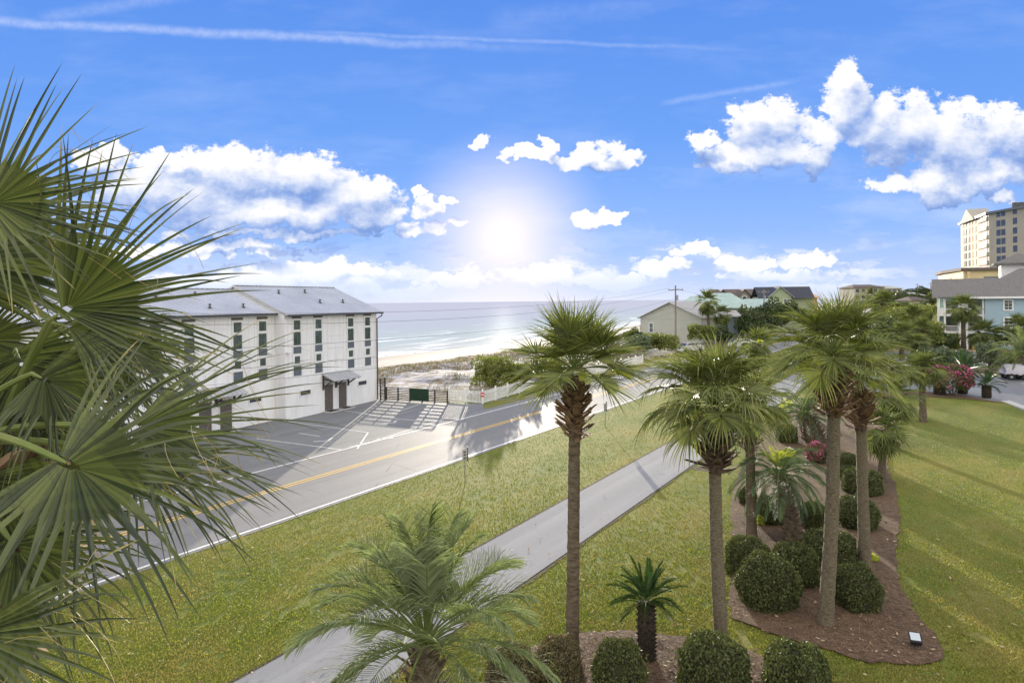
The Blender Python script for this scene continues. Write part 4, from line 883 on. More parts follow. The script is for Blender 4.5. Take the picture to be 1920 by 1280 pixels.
def wall_items(rt, p, q, o, items, m='glassdark', name='window', out=.12):
    """boxes on the wall p->q (world xy); items: (fraction, width m, z0, z1)"""
    p, q = Vector((*p,0))-Vector((*o,0)), Vector((*q,0))-Vector((*o,0)); d = (q-p); L = d.length; d /= L; n = Vector((d.y,-d.x,0))
    if n.dot(-(p+Vector((*o,0)))) < 0: n = -n
    for (f, w, z0, z1) in items:
        c = p+d*L*f; a_, b_ = c-d*w/2, c+d*w/2; s = MB()
        s.add([(*(a_-n*.1)[:2],z0),(*(b_-n*.1)[:2],z0),(*(b_+n*out)[:2],z0),(*(a_+n*out)[:2],z0),(*(a_-n*.1)[:2],z1),(*(b_-n*.1)[:2],z1),(*(b_+n*out)[:2],z1),(*(a_+n*out)[:2],z1)],
              [(0,1,2,3),(7,6,5,4),(3,2,6,7),(0,3,7,4),(2,1,5,6)]); s.build(name, M[m], rt)
o_ = (a.x,166)
wall_items(yb, (a.x,166), (b.x,150), o_, [(.25,3,9.4,13.2),(.72,.8,9.5,12.2)], 'tanwall', 'shutter')
wall_items(yb, (b.x,150), (152,146), o_, [(.135,3.4,9.5,13.0)], 'glass')
wall_items(yb, (b.x,150), (152,146), o_, [(.02,.6,8,14.2),(.235,.6,8,14.2),(.4,.6,8,14.2)], 'yellowwall', 'column', .5)
TX, TY = AT(1854,395,205).x, 205; T0 = AT(1801,415,234)
tz = AT(1854,395,205).z
tp = [(T0.x,234),(TX,205),(TX+.6,160),(TX+34,160),(TX+44,240)]
tw = poly_block('condominium_tower', tp, 0, tz-1.2, 'creamwall', 'tall cream condominium tower with rows of dark windows at the right edge', 'building', 1.0, 'spandrel')
F_L = ((T0.x,234),(TX,205)); F_R = ((TX,205),(TX+.6,160))
# right face: columns of windows; left face: a stack of balconies at its near end
rowz = [AT(1872,y_,200).z for y_ in (400,418,435.5,452,468.5,485)]
def face_frac(px, p, q):        # fraction along p->q seen at pixel px
    aa = ray(px, 450)[0]; return (aa*p[1]-p[0])/((q[0]-p[0])-aa*(q[1]-p[1]))
zs = rowz+[rowz[-1]-2.85*k for k in range(1,9)]
its = []
for pa_, pb_ in ((1868.5,1876.3),(1877.5,1885.3),(1899.5,1907.5)):
    f0, f1 = face_frac(pa_, *F_R), face_frac(pb_, *F_R)
    its += [((f0+f1)/2, (f1-f0)*math.dist(*F_R), z-1.0, z+.9) for z in zs if z > 8]
wall_items(tw, *F_R, tp[0], its, 'glassdark', out=.02)
for z in zs[:8]:
    f0, f1 = face_frac(1835.5, *F_L), face_frac(1853, *F_L); wdt = (f1-f0)*math.dist(*F_L)
    wall_items(tw, *F_L, tp[0], [((f0+f1)/2, wdt*.9, z-.5, z+1.3)], 'pinkwall', 'balcony_recess', .06)
    wall_items(tw, *F_L, tp[0], [((f0+f1)/2, wdt, z-1.55, z-1.3)], 'creamwall', 'balcony_slab', .5)
    wall_items(tw, *F_L, tp[0], [((f0+f1)/2+.02, wdt*.8, z-1.25, z-.25)], 'sage', 'balcony_railing', .4)
    wall_items(tw, *F_L, tp[0], [((f0*.25+f1*.75), wdt*.28, z-1.2, z+.9)], 'glassdark', 'balcony_door', .15)
    for px_, w_, m_ in ((1806,2.0,'tanwall'),(1811,1.8,'glass'),(1817.5,1.6,'glass'),(1823,1.4,'tanwall'),(1829,1.6,'pinkwall')):
        wall_items(tw, *F_L, tp[0], [(face_frac(px_, *F_L), w_, z-1.0, z+.95)], m_, 'window')
mid = Vector((*F_L[0],0)).lerp(Vector((*F_L[1],0)), .38); dL = (Vector((*F_L[1],0))-Vector((*F_L[0],0))).normalized(); nL = Vector((-dL.y,dL.x,0)); nL = nL if nL.dot(-mid) > 0 else -nL; o3 = Vector((*tp[0],0))
s = MB(); pa, pb_, pc = mid-dL*8-o3+nL*1.2, mid+dL*8-o3+nL*1.2, mid-o3+nL*1.2
s.add([(*pa[:2],tz-1.4),(*pb_[:2],tz-1.4),(*pc[:2],tz+3.0),(*(pa-nL*6)[:2],tz-1.4),(*(pb_-nL*6)[:2],tz-1.4),(*(pc-nL*6)[:2],tz+3.0)], [(0,1,2),(5,4,3),(1,4,5,2),(3,0,2,5)]); s.build('pediment', M['creamwall'], tw)
s = MB(); s.box(TX+4-tp[0][0],TX+16-tp[0][0],165-tp[0][1],177-tp[0][1],tz-.5,tz+5); s.build('roof_plant_room', M['creamwall'], tw)
for dx in (0,1.6,2.4): s = MB(); s.box(TX+1.2+dx-tp[0][0],TX+2.0+dx-tp[0][0],196-tp[0][1],197-tp[0][1],tz-.5,tz+1.3); s.build('roof_vent', M['gutter'], tw)

# ------------------------------------------------------------------ vegetation
def fan_leaf(mb, P, a, n, L, rng, nseg=36, spread=2.5, droop=.5, K=6, rs=.42, fold=.35, rec=.1, cost=.22, JS=3, hang=.1, thin=1.0, jit=.0, roll=.45):
    a = a.normalized(); n = (n-a*n.dot(a)).normalized(); s = a.cross(n); dth = 2*spread/nseg; Zv = Vector((0,0,1))
    def dirf(t): return (a*math.cos(t)+s*math.sin(t)+n*(fold*abs(math.sin(t))-rec*max(0, math.cos(t)))).normalized()
    def orig(t): c = cost*L*max(0, math.cos(t*.6))**2; return P+a*c-n*(rec*c*.6)
    def ed(t, r):
        return orig(t)+dirf(t)*r-Zv*(droop*.35*(r*r/L))
    skip = {}
    for i in range(nseg):
        th = -spread+dth*(i+.5); ln = L*(.66+.34*math.cos(th*.62))*rng.uniform(.9, 1.06)
        rj = rs*L*(.75+.25*math.cos(th*.6)); vs = []; ts = []
        for k in range(JS+1):
            r = .02*L+rj*k/JS; l_, r_ = ed(th-dth*.5, r), ed(th+dth*.5, r); m_ = (l_+r_)*.5-n*((r_-l_).length*.42)
            vs += [l_, m_, r_]; ts += [r/ln]*3
        hw = (r_-l_).length*.5*thin; w = (r_-l_).normalized(); cur = (l_+r_)*.5; d = ((l_+r_)*.5-(ed(th-dth*.5, r-.02*L)+ed(th+dth*.5, r-.02*L))*.5).normalized()
        if jit: d = (d+w*rng.gauss(0, jit)+n*rng.gauss(0, jit)).normalized(); ln *= rng.uniform(.82, 1.04)
        free = max(.15*L, ln-rj); st = free/K; g = droop*rng.uniform(.6, 1.5)*(2.6 if rng.random() < hang else 1); tw = rng.uniform(-.25, .25); ro = rng.gauss(0, roll)
        for k in range(1, K+1):
            u = k/K; d = (d-Zv*(g*u*1.5/K)+w*(tw*.3/K)).normalized(); cur = cur+d*st; w = (w-d*w.dot(d)).normalized(); h = hw*(1-u)**.75; nn = w.cross(d)
            if nn.dot(n) < 0: nn = -nn
            c_, s_ = math.cos(ro*u**.5), math.sin(ro*u**.5); wr = w*c_+nn*s_; nn = nn*c_-w*s_
            if k == K: vs += [cur, cur, cur]
            else: vs += [cur-wr*h, cur-nn*h*.5, cur+wr*h]
            ts += [(rj+free*u)/ln]*3
        nr = JS+1+K; fs = []
        for k in range(nr-1): b = 3*k; fs += [(b, b+1, b+4, b+3), (b+1, b+2, b+5, b+4)]
        mb.add(vs, fs, ts)
def petiole(mb, p0, d, L, sag, w0, w1, K=6):
    pts = [Vector(p0)]; d = d.normalized(); cur = Vector(p0)
    for k in range(K): d = (d-Vector((0,0,1))*(sag/K)).normalized(); cur = cur+d*(L/K); pts.append(cur.copy())
    mb.tube(pts, [w0+(w1-w0)*k/K for k in range(K+1)], 5); return cur, d
def sabal_crown(rng, n=34, pl=.8, bl=.85, emin=-35, emax=86, droop=.6, nseg=34, K=5, lean=(0,0), hang=.12, fold=.35):
    mb, mp, md = MB(), MB(), MB()
    for i in range(n):
        f = (i+.5)/n; el = R(emax+(emin-emax)*f**1.15+rng.uniform(-6, 6)); az = i*2.39996+rng.uniform(-.25, .25)
        d = Vector((math.cos(az)*math.cos(el)+lean[0], math.sin(az)*math.cos(el)+lean[1], math.sin(el)))
        L = pl*rng.uniform(.85, 1.12)*(.8+.3*min(1, f*2)); p, dd = petiole(mp, d*.05, d, L, .32+.25*f, .020, .012, 5)
        up = Vector((0,0,1)) if el < R(72) else Vector((-math.cos(az), -math.sin(az), .3)); nn = up-dd*up.dot(dd)
        nn = nn+Vector((rng.uniform(-.25,.25), rng.uniform(-.25,.25), 0))
        fan_leaf(mb, p, dd, nn, bl*rng.uniform(.88, 1.1), rng, nseg, 2.35, droop*(.55+.9*f), K, .30, fold, .22, .16, 2, hang, thin=.85, jit=.08)
    return mb, mp
def boots(rng, r0, h, n, prot=.22, length=.34, wid=.085, down=.0):
    """criss-cross of old leaf bases round the top of a trunk, z from 0 to h"""
    mb = MB()
    for i in range(n):
        f = i/n; z = h*(f**.9); az = i*2.39996+rng.uniform(-.15,.15); bul = math.sin(math.pi*min(1, .12+f*.95))**.6
        c, s_ = math.cos(az), math.sin(az); o = Vector((c, s_, 0)); t = Vector((-s_, c, 0)); r = r0*.92
        L = length*rng.uniform(.7, 1.2)*(.55+.6*bul); el = rng.uniform(.55, 1.0)-(.0 if f > .12 else rng.uniform(0, down)); pr = prot*bul
        side = rng.choice((-1, 1))*rng.uniform(.15, .5)
        b = o*r+Vector((0,0,z)); e = b+(o*(math.cos(el))+Vector((0,0,math.sin(el)))+t*side).normalized()*L+o*pr*.25
        w0, w1 = wid*rng.uniform(.9,1.3), wid*rng.uniform(.35,.6); m_ = (b+e)*.5+o*.03; th = .022
        vs = []
        for (p, w) in ((b, w0), (m_, (w0+w1)*.5), (e, w1)):
            vs += [p-t*w-o*th, p+t*w-o*th, p+t*w*.8+o*th, p-t*w*.8+o*th]
        fs = [(0,1,2,3), (11,10,9,8)]
        for k in (0, 4): fs += [(k+0,k+4,k+5,k+1),(k+1,k+5,k+6,k+2),(k+2,k+6,k+7,k+3),(k+3,k+7,k+4,k+0)]
        mb.add(vs, fs)
    return mb
def trunk_mesh(rng, pts, rads, n=16, step=.07, amp=.045):
    """tapered trunk with rings"""
    P, Rr = [], []
    for (a, b, ra, rb) in zip(pts, pts[1:], rads, rads[1:]):
        a, b = Vector(a), Vector(b); k = max(2, int((b-a).length/step))
        for j in range(k): P.append(a.lerp(b, j/k)); Rr.append((ra+(rb-ra)*j/k)*(1+rng.uniform(-amp, amp*.6)))
    P.append(Vector(pts[-1])); Rr.append(rads[-1]); mb = MB(); mb.tube(P, Rr, n, True, .035, rng); return mb
def sabal(name, base, top, rad, label, seed, collar=(1.2, .85), ncol=80, crown={}, tm='trunk', bm='boot', group='tall sabal palms beside the path', wig=0.0, deadskirt=0):
    rng = random.Random(seed); rt = empty(name, tuple(base), 0, label, 'palm tree', group); t = Vector(top)-Vector(base)
    mid = [t*f+Vector((math.sin(f*3.1)*wig, 0, 0)) for f in (0, .04, .12, .3, .5, .7, .88, 1)]
    trunk_mesh(rng, mid, [rad*k for k in (1.28, 1.15, 1.05, 1.0, .95, .92, .92, .95)]).build('trunk', M[tm], rt, True)
    h, w = collar; w *= 1.12; b = boots(rng, rad*w*1.05, h, ncol, .26*w, .34*w, .10*w, .9); core = MB(); core.tube([(0,0,-.05),(0,0,h*.3),(0,0,h*.8),(0,0,h+.25)], [rad*.9,rad*1.25*w,rad*1.1*w,rad*.55], 12)
    tf = t-Vector((0,0,h)); o = b.build('leaf_base_collar', M[bm], rt, loc=tf); core.build('fibre', M['boot_dark'], o)
    mb, mp = sabal_crown(rng, **crown); hub = t+Vector((0,0,.34))
    cr = mb.build('crown', M['frond_mid'], rt, loc=hub); mp.build('leaf_stalks', M['petiole'], cr)
    if deadskirt:
        md, mq = sabal_crown(rng, deadskirt, .5, .8, -80, -50, 1.2, 22, 4); sk = md.build('dead_fronds', M['deadfrond'], rt, loc=t-Vector((0,0,.1)))
    return rt
# five palms beside the path (first from the left ... ); base / crown positions measured on the ground plan
def tall(px, py, tx, ty): b = G(px, py); return b, AT(tx, ty, b.y)
b, t = tall(1073, 1228, 1078, 722)
sabal('sabal_palm', b, t, .15, 'upright tall palm with round fan crown against the sea, leftmost of the row', 3, (1.25, .86), 95, dict(n=34, pl=.78, bl=1.02, emin=0, emax=86, droop=.28, nseg=40, hang=.05), 'trunk', 'boot')
b, t = tall(1355, 1238, 1340, 785)
sabal('sabal_palm', b, t, .155, 'tall palm with drooping grey-green fronds whose trunk rises behind the round bottom shrub', 4, (1.25, 1.05), 100, dict(n=34, pl=.85, bl=1.05, emin=-4, emax=84, droop=1.0, nseg=40, hang=.25), 'trunk_lichen', 'boot_dark', wig=-.05)
b, t = tall(1409, 1008, 1405, 778)
sabal('sabal_palm', b, t, .172, 'slimmer palm at the left edge of the bed with dark upper collar', 5, (1.25, .85), 80, dict(n=26, pl=.7, bl=1.0, emin=-10, emax=80, droop=1.1, nseg=36, hang=.2), 'trunk', 'boot_dark')
b, t = tall(1547, 1172, 1562, 692)
sabal('sabal_palm', b, t, .172, 'tallest palm in the bed with curved lichened trunk and orange-brown collar', 6, (1.2, 1.05), 90, dict(n=34, pl=.84, bl=1.02, emin=0, emax=84, droop=.6, nseg=40, hang=.15), 'trunk_lichen', 'boot', wig=.09)
b, t = tall(1622, 1062, 1612, 730)
sabal('sabal_palm', b, t, .172, 'straight palm right of the tallest one with light collar strips hanging down', 7, (1.25, .95), 85, dict(n=26, pl=.80, bl=.95, emin=4, emax=78, droop=.65, nseg=38, hang=.15), 'trunk_lichen', 'boot')

# foreground palm at the balcony: every frond its own part
def fore():
    rng = random.Random(15); c = AT(-75, 830, 3.1); base = Vector((c.x, c.y, 0))
    rt = empty('sabal_palm', tuple(base), 0, 'huge close palm whose fan fronds fill the left edge of the picture', 'palm tree')
    trunk_mesh(rng, [(0,0,0),(0,0,.3),(.03,0,3),(0,0,c.z-.9)], [.26,.2,.18,.17]).build('trunk', M['trunk'], rt, True)
    b_ = boots(rng, .18, .9, 70, .2, .3, .09, .8); b_.build('leaf_base_collar', M['boot'], rt, loc=(0,0,c.z-1.0))
    cc = c-base
    def leaf(hx, hy, Y, ax, nrm, L, **kw):
        """hx,hy,Y: where the stalk meets the blade; ax: blade axis (right, away, up); nrm: upper side"""
        h = AT(hx, hy, Y)-base; a = Vector(ax).normalized(); n = Vector(nrm); mt = kw.pop('m', 'frond'); st = kw.pop('stalk', None)
        fr = MB(); fan_leaf(fr, h, a, n, L, rng, **kw)
        p = MB(); s0 = (AT(*st)-base) if st else cc; m1 = s0.lerp(h, .5)+Vector((0,0,.10*(h-s0).length)); pts = [s0*(1-t)**2+m1*2*t*(1-t)+h*t*t for t in [i/8 for i in range(9)]]
        p.tube(pts+[h+a*.05], [.022-.011*i/8 for i in range(9)]+[.005], 6)
        for _ in range(10):                      # loose fibres
            q0 = h+a*L*rng.uniform(.3, .7)+a.cross(n).normalized()*L*rng.uniform(-.4, .4); q1 = q0+Vector((rng.uniform(-.1,.25), rng.uniform(-.1,.1), rng.uniform(-.3,.05))); qm = (q0+q1)/2+Vector((rng.uniform(-.08,.08),0,rng.uniform(-.02,.1)))
            kk = MB(); kk.tube([q0*(1-t)**2+qm*2*t*(1-t)+q1*t*t for t in [i/7 for i in range(8)]], .0012, 3); fr.add(kk.v, kk.f, [2.0]*len(kk.v))
        o = fr.build('frond', M[mt], rt); p.build('petiole', M['petiole' if mt == 'frond' else 'deadfrond'], o)
    S = dict(K=11, JS=4, jit=.11, cost=.12, thin=.9)
    # upper left, radiating right from beyond the frame
    leaf(-50, 385, 2.9, (1,.12,.16), (.15,-1,.25), .74, spread=1.6, droop=.16, rs=0.26, fold=.12, rec=.05, hang=.04, nseg=37, stalk=(-160,700,3.1), **S)
    # upper frond pointing up and right
    leaf(92, 600, 3.0, (.78,.10,.52), (.35,-.95,.1), .92, spread=1.15, droop=.20, rs=0.31, fold=.10, rec=.06, hang=.06, nseg=30, stalk=(-20,860,3.2), **S)
    leaf(100, 606, 3.06, (.95,.10,-.22), (.2,-.8,.6), .66, spread=.8, droop=.75, rs=0.31, fold=.25, rec=.06, hang=.2, nseg=20, stalk=(-20,860,3.2), **S)
    # middle right frond
    leaf(212, 806, 2.75, (1,-.02,.12), (.0,-.75,.7), .90, spread=1.0, droop=.34, rs=0.22, fold=.22, rec=.10, hang=.1, nseg=30, **S)
    # big lower frond seen from above
    leaf(104, 858, 2.45, (.86,-.12,-.34), (.25,-.80,.6), .82, spread=2.0, droop=.55, rs=0.24, fold=.12, rec=.15, hang=.2, nseg=37, stalk=(-130,800,2.6), **S)
    leaf(10, 1000, 2.75, (.55,-.1,-.6), (.4,-.75,.6), .72, spread=1.7, droop=.8, rs=.26, fold=.2, rec=.15, hang=.25, nseg=38, stalk=(-120,860,2.8), **S)
    leaf(60, 700, 2.95, (.75,0,-.35), (.3,-.75,.6), .66, spread=1.5, droop=.7, rs=.26, fold=.25, rec=.15, hang=.3, nseg=34, stalk=(-90,800,3.0), **S)
    # lower left corner
    leaf(-90, 1190, 2.0, (1,.05,-.12), (.1,-.9,.5), .50, spread=.9, droop=.3, rs=0.34, fold=.15, rec=.1, nseg=17, stalk=(-260,1050,2.2), **S)
    # hanging fronds behind
    leaf(150, 650, 3.5, (.60,.1,-.62), (.6,-.4,.7), .82, spread=1.6, droop=1.0, rs=0.22, fold=.3, rec=.2, hang=.3, nseg=37, stalk=(-40,800,3.3), **S)
    leaf(30, 655, 3.3, (.35,-.1,-.75), (.5,-.8,.4), .85, spread=2.0, droop=1.0, rs=0.24, fold=.3, rec=.2, hang=.3, nseg=42, stalk=(-60,840,3.2), **S)
    leaf(235, 650, 3.7, (.82,.3,-.40), (.3,-.6,.8), .50, spread=1.6, droop=.8, rs=0.22, fold=.25, rec=.2, hang=.25, nseg=32, stalk=(-20,800,3.4), **S)
    leaf(-60, 505, 3.7, (.9,.2,-.05), (.1,-.8,.6), .60, spread=1.7, droop=.5, rs=0.26, fold=.3, rec=.1, hang=.2, nseg=35, stalk=(-90,760,3.4), **S)
    leaf(45, 760, 3.4, (.55,.3,-.70), (.6,-.5,.6), .72, spread=1.9, droop=1.0, rs=0.26, fold=.3, rec=.2, hang=.25, nseg=37, stalk=(-60,830,3.2), **S)
    leaf(-30, 880, 2.9, (.40,-.1,-.75), (.5,-.7,.6), .72, spread=1.6, droop=.9, rs=0.29, fold=.25, rec=.2, hang=.2, nseg=32, **S)
    leaf(215, 850, 3.05, (.92,.1,-.20), (.2,-.55,.85), .76, spread=1.1, droop=.55, rs=0.29, fold=.25, rec=.15, hang=.2, nseg=30, stalk=(-60,830,3.0), **S)
    leaf(-60, 640, 3.6, (.9,.3,.1), (-.2,-.8,.5), .6, spread=1.8, droop=.5, rs=0.26, fold=.3, rec=.1, nseg=32, **S)
    leaf(50, 905, 3.6, (.5,.4,-.8), (.5,-.4,.7), .60, spread=1.6, droop=1.2, rs=0.17, fold=.4, rec=.2, hang=.3, m='deadfrond', stalk=(-60,850,3.2), nseg=35, K=7)
    leaf(-20, 880, 3.7, (.35,.4,-.85), (.5,-.4,.7), .60, spread=1.6, droop=1.2, rs=0.17, fold=.4, rec=.2, hang=.3, m='deadfrond', stalk=(-70,840,3.3), nseg=35, K=7)
    for k in range(14):                          # the rest of the crown, away from the picture
        az = math.pi*.55+k*.24+rng.uniform(-.1,.1); el = R(rng.uniform(-30, 75)); d = Vector((math.cos(az)*math.cos(el), math.sin(az)*math.cos(el), math.sin(el)))
        if d.x > -.1: d.x = -.3
        fr = MB(); mp = MB(); p, dd = petiole(mp, cc, d, .9, .4, .022, .012); fan_leaf(fr, p, dd, Vector((0,0,1)), .95, rng, 38, 2.3, .6, 5, .4, .3, .2, .22, 2)
        o = fr.build('frond', M['frond'], rt); mp.build('petiole', M['petiole'], o)
fore()

def feather(mb, mr, P, d0, L, bend, nl, ll, rng, vee=.5, ld=.4, w=.012, k0=.18, K=3, sidew=0.0, prof=1.0):
    """arching feather frond: rachis into mr, leaflets into mb"""
    pts = []; ds = []; cur = Vector(P); d = d0.normalized(); N = 14; Z_ = Vector((0,0,1))
    sv = Vector((-d.y, d.x, 0)); sv = sv.normalized() if sv.length > .01 else Vector((1,0,0))
    for k in range(N+1): pts.append(cur.copy()); ds.append(d.copy()); cur = cur+d*(L/N); d = (d-Z_*(bend*(.4+1.4*k/N)/N)+sv*(sidew/N)).normalized()
    mr.tube(pts, [.016*(1-.8*k/N)*(L/1.8) for k in range(N+1)], 5)
    for j in range(nl):
        f = k0+(1-k0)*(j+.5)/nl; x = f*N; i = min(N-1, int(x)); p = pts[i].lerp(pts[i+1], x-i); t = ds[i].lerp(ds[i+1], x-i).normalized()
        s0 = t.cross(Z_); s0 = s0.normalized() if s0.length > .05 else sv; up = s0.cross(t).normalized()
        le = ll*math.sin(math.pi*min(1, (.16+.84*(f-k0)/(1-k0))**prof*.93))**.6*rng.uniform(.88, 1.08)
        for sg in (-1, 1):
            dl = (s0*sg*.85+up*vee*rng.uniform(.7,1.3)+t*(.45+.5*f)).normalized(); q = p.copy(); wv = (up*.6+t*.4); wv = (wv-dl*wv.dot(dl)).normalized(); vs = [q-wv*w*.4, q+wv*w*.4]; g = ld*rng.uniform(.6, 1.5)
            for k in range(1, K+1):
                dl = (dl-Z_*(g*k/K)).normalized(); q = q+dl*(le/K); wv = (wv-dl*wv.dot(dl)).normalized(); h = w*(1.0 if k < K*.6 else .6) if k < K else .0008; vs += [q-wv*h, q+wv*h]
            mb.add(vs, [(2*k, 2*k+1, 2*k+3, 2*k+2) for k in range(K)], [0 if k < 2 else k/(2*K+2)*1.0 for k in range(2*K+2)])
def feather_crown(rng, n, L, emin, emax, bend, nl, ll, vee, ld, w, **kw):
    mb, mr = MB(), MB()
    for i in range(n):
        f = (i+.5)/n; el = R(emax+(emin-emax)*f+rng.uniform(-6,6)); az = i*2.39996+rng.uniform(-.2,.2)
        d = Vector((math.cos(az)*math.cos(el), math.sin(az)*math.cos(el), math.sin(el)))
        feather(mb, mr, d*.06, d, L*rng.uniform(.85,1.1), bend*rng.uniform(.8,1.25), nl, ll, rng, vee, ld, w, sidew=rng.uniform(-.25,.25), **kw)
    return mb, mr
def pindo(base, top, r0, r1, label, seed, crown, lm='pindo', tm='boot_dark', nb=70, bl=.2, name='pindo_palm', group=None):
    rng = random.Random(seed); rt = empty(name, tuple(base), 0, label, 'palm tree', group); t = Vector(top)-Vector(base)
    trunk_mesh(rng, [(0,0,-.1), t*.3, t*.7, t], [r0, (r0*2+r1)/3, r1, r1*.9], 14, .09, .08).build('trunk', M['trunk'], rt, True)
    bt = MB(); H = t.length
    for i in range(nb):
        f = i/nb; az = i*2.39996; c = t*(.05+.95*f); r = (r0+(r1-r0)*f)*.95; o = Vector((math.cos(az), math.sin(az), 0)); tt = Vector((-o.y,o.x,0)); b = c+o*r; L_ = bl*rng.uniform(.6,1.3); e = b+(o*.75+Vector((0,0,1))*rng.uniform(.7,1.1)+tt*rng.uniform(-.3,.3)).normalized()*L_; w = .05
        bt.add([b-tt*w-o*.03,b+tt*w-o*.03,b+tt*w*.7+o*.03,b-tt*w*.7+o*.03,e-tt*w*.5,e+tt*w*.5,e+tt*w*.4+o*.02,e-tt*w*.4+o*.02],[(3,2,1,0),(4,5,6,7),(0,1,5,4),(1,2,6,5),(2,3,7,6),(3,0,4,7)])
    bt.build('leaf_bases', M[tm], rt)
    mb, mr = feather_crown(rng, **crown); cr = mb.build('crown', M[lm], rt, loc=t); mr.build('leaf_stalks', M['petiole'], cr); return rt
c = AT(798, 1205, 10.3); pindo(Vector((c.x-.05, c.y, 0)), c, .26, .24, 'feathery grey-green pindo palm in the lower middle, arching over the path', 21, dict(n=44, L=2.1, emin=-14, emax=86, bend=1.2, nl=46, ll=.66, vee=.75, ld=.24, w=.0115, K=5, k0=.30), nb=90, bl=.26)
b = G(1493, 1015); c = AT(1462, 888, b.y+.2); pindo(b, c, .34, .22, 'leaning pindo palm with silvery drooping fronds in the middle of the bed', 22, dict(n=34, L=1.75, emin=-35, emax=60, bend=1.9, nl=44, ll=.46, vee=.35, ld=.4, w=.011), 'pindo_dark', nb=80)
lm = MB(); lr = MB(); rg = random.Random(5)                     # young yellow-green spears in the middle of that palm
for k in range(7): az = k*.9; feather(lm, lr, Vector((0,0,.1)), Vector((math.cos(az)*.75, math.sin(az)*.4, 1)), .85, .5, 26, .3, rg, .5, .2, .012)
o = lm.build('young_fronds', M['lime'], bpy.data.objects['pindo_palm.001'], loc=c-b)
b = G(1530, 832); c = AT(1512, 778, b.y); pindo(b, c, .62, .42, 'stout date palm with scaly pineapple trunk at the back of the bed', 23, dict(n=40, L=2.3, emin=-20, emax=75, bend=1.6, nl=44, ll=.42, vee=.45, ld=.35, w=.013), 'pindo_dark', nb=130, bl=.3, name='date_palm')
b = G(1940, 712); c = AT(1915, 665, b.y); pindo(b, c, .35, .3, 'broad feathery palm above the covered trailer at the right edge', 24, dict(n=40, L=3.0, emin=-15, emax=75, bend=1.4, nl=44, ll=.6, vee=.5, ld=.35, w=.022), 'pindo', nb=90)
def cycad(base, H, r, L, label, seed, n=30, big=1.0, ll=.16):
    rng = random.Random(seed); rt = empty('cycad', tuple(base), 0, label, 'cycad', 'cycads with dark trunks')
    trunk_mesh(rng, [(0,0,-.05),(0,0,H*.5),(0,0,H)], [r*.85,r,r*.9], 14, .06, .07).build('trunk', M['cycadtrunk'], rt, True)
    bt = MB()
    for i in range(160):
        f = i/160; az = i*2.39996; o = Vector((math.cos(az), math.sin(az), 0)); tt = Vector((-o.y,o.x,0)); b_ = o*r*.9+Vector((0,0,H*f)); e = b_+(o+Vector((0,0,.9)))*.06*big; w = .028*big
        bt.add([b_-tt*w,b_+tt*w,b_+Vector((0,0,.05*big)),e],[(0,1,3),(1,2,3),(2,0,3)])
    bt.build('leaf_bases', M['cycadtrunk'], rt)
    mb, mr = feather_crown(rng, n, L, 2, 80, .85, 44, ll, .3, .05, .009*big); cr = mb.build('crown', M['sago'], rt, loc=(0,0,H)); mr.build('leaf_stalks', M['petiole'], cr); return rt
b = G(1213, 1237); t_ = AT(1213, 1128, b.y); cycad(b, t_.z, .215, .92, 'cycad with thick black trunk standing alone in the lower mulch bed', 31, 34)
b = G(1850, 746); cycad(b, 1.05, .32, 1.5, 'short cycad on its own by the car park, right of the pink bush', 32, 16, 1.6, .3)
b = G(1804, 738); cycad(b, 1.9, .42, 2.0, 'cycad rising behind the pink flowering bush', 33, 26, 1.8, .34)
b = G(1762, 740); cycad(b, .9, .45, 1.1, 'low cycad stump under the left side of the pink flowering bush', 34, 10, 1.6, .2)

# ---- leafy masses (numpy): leaves scattered through a crown
def leaves(C, size, seed, flat=.0, asp=.5):
    r = np.random.RandomState(seed); n = len(C)
    a = r.normal(size=(n,3)); a[:,2] *= 1-flat; a /= np.linalg.norm(a,axis=1)[:,None]; b = r.normal(size=(n,3)); b -= a*(a*b).sum(1)[:,None]; b /= np.linalg.norm(b,axis=1)[:,None]
    s_ = size*(.6+.8*r.rand(n))[:,None]*.5; v = np.stack([C-a*s_, C+b*s_*asp, C+a*s_, C-b*s_*asp],1).reshape(-1,3)
    i = np.arange(n)[:,None]*4; f = np.concatenate([i+[[0,1,2]], i+[[0,2,3]]],1).reshape(-1,3); return v, f
def ball_points(n, rx, ry, rz, seed, shell=(.84,1.03), wob=.07, bottom=-.55, sq=2.4, fr=2.2):
    r = np.random.RandomState(seed); d = r.normal(size=(n*2,3)); d /= np.linalg.norm(d,axis=1)[:,None]; d = d[d[:,2] > bottom][:n]; n = len(d)
    k = (np.abs(d)**sq).sum(1)**(-1/sq); w = 1+wob*(np.sin(d[:,0]*fr*3+seed)+np.sin(d[:,1]*fr*3.7+seed*2)+np.sin(d[:,2]*fr*3.1+seed*3))/1.7
    rr = (shell[0]+(shell[1]-shell[0])*r.rand(n)**.6)*w
    return d*k[:,None]*rr[:,None]*np.array([rx,ry,rz])
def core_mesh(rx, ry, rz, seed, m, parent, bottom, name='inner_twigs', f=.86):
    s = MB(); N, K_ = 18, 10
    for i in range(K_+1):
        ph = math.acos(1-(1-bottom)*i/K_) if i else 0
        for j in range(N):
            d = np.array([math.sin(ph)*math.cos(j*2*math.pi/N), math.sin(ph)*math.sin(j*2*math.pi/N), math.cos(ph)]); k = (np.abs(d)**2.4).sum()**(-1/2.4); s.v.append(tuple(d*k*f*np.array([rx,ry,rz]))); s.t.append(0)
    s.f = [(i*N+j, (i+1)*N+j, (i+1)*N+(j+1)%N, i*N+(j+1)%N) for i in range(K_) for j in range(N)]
    return s.build(name, M[m], parent, True)
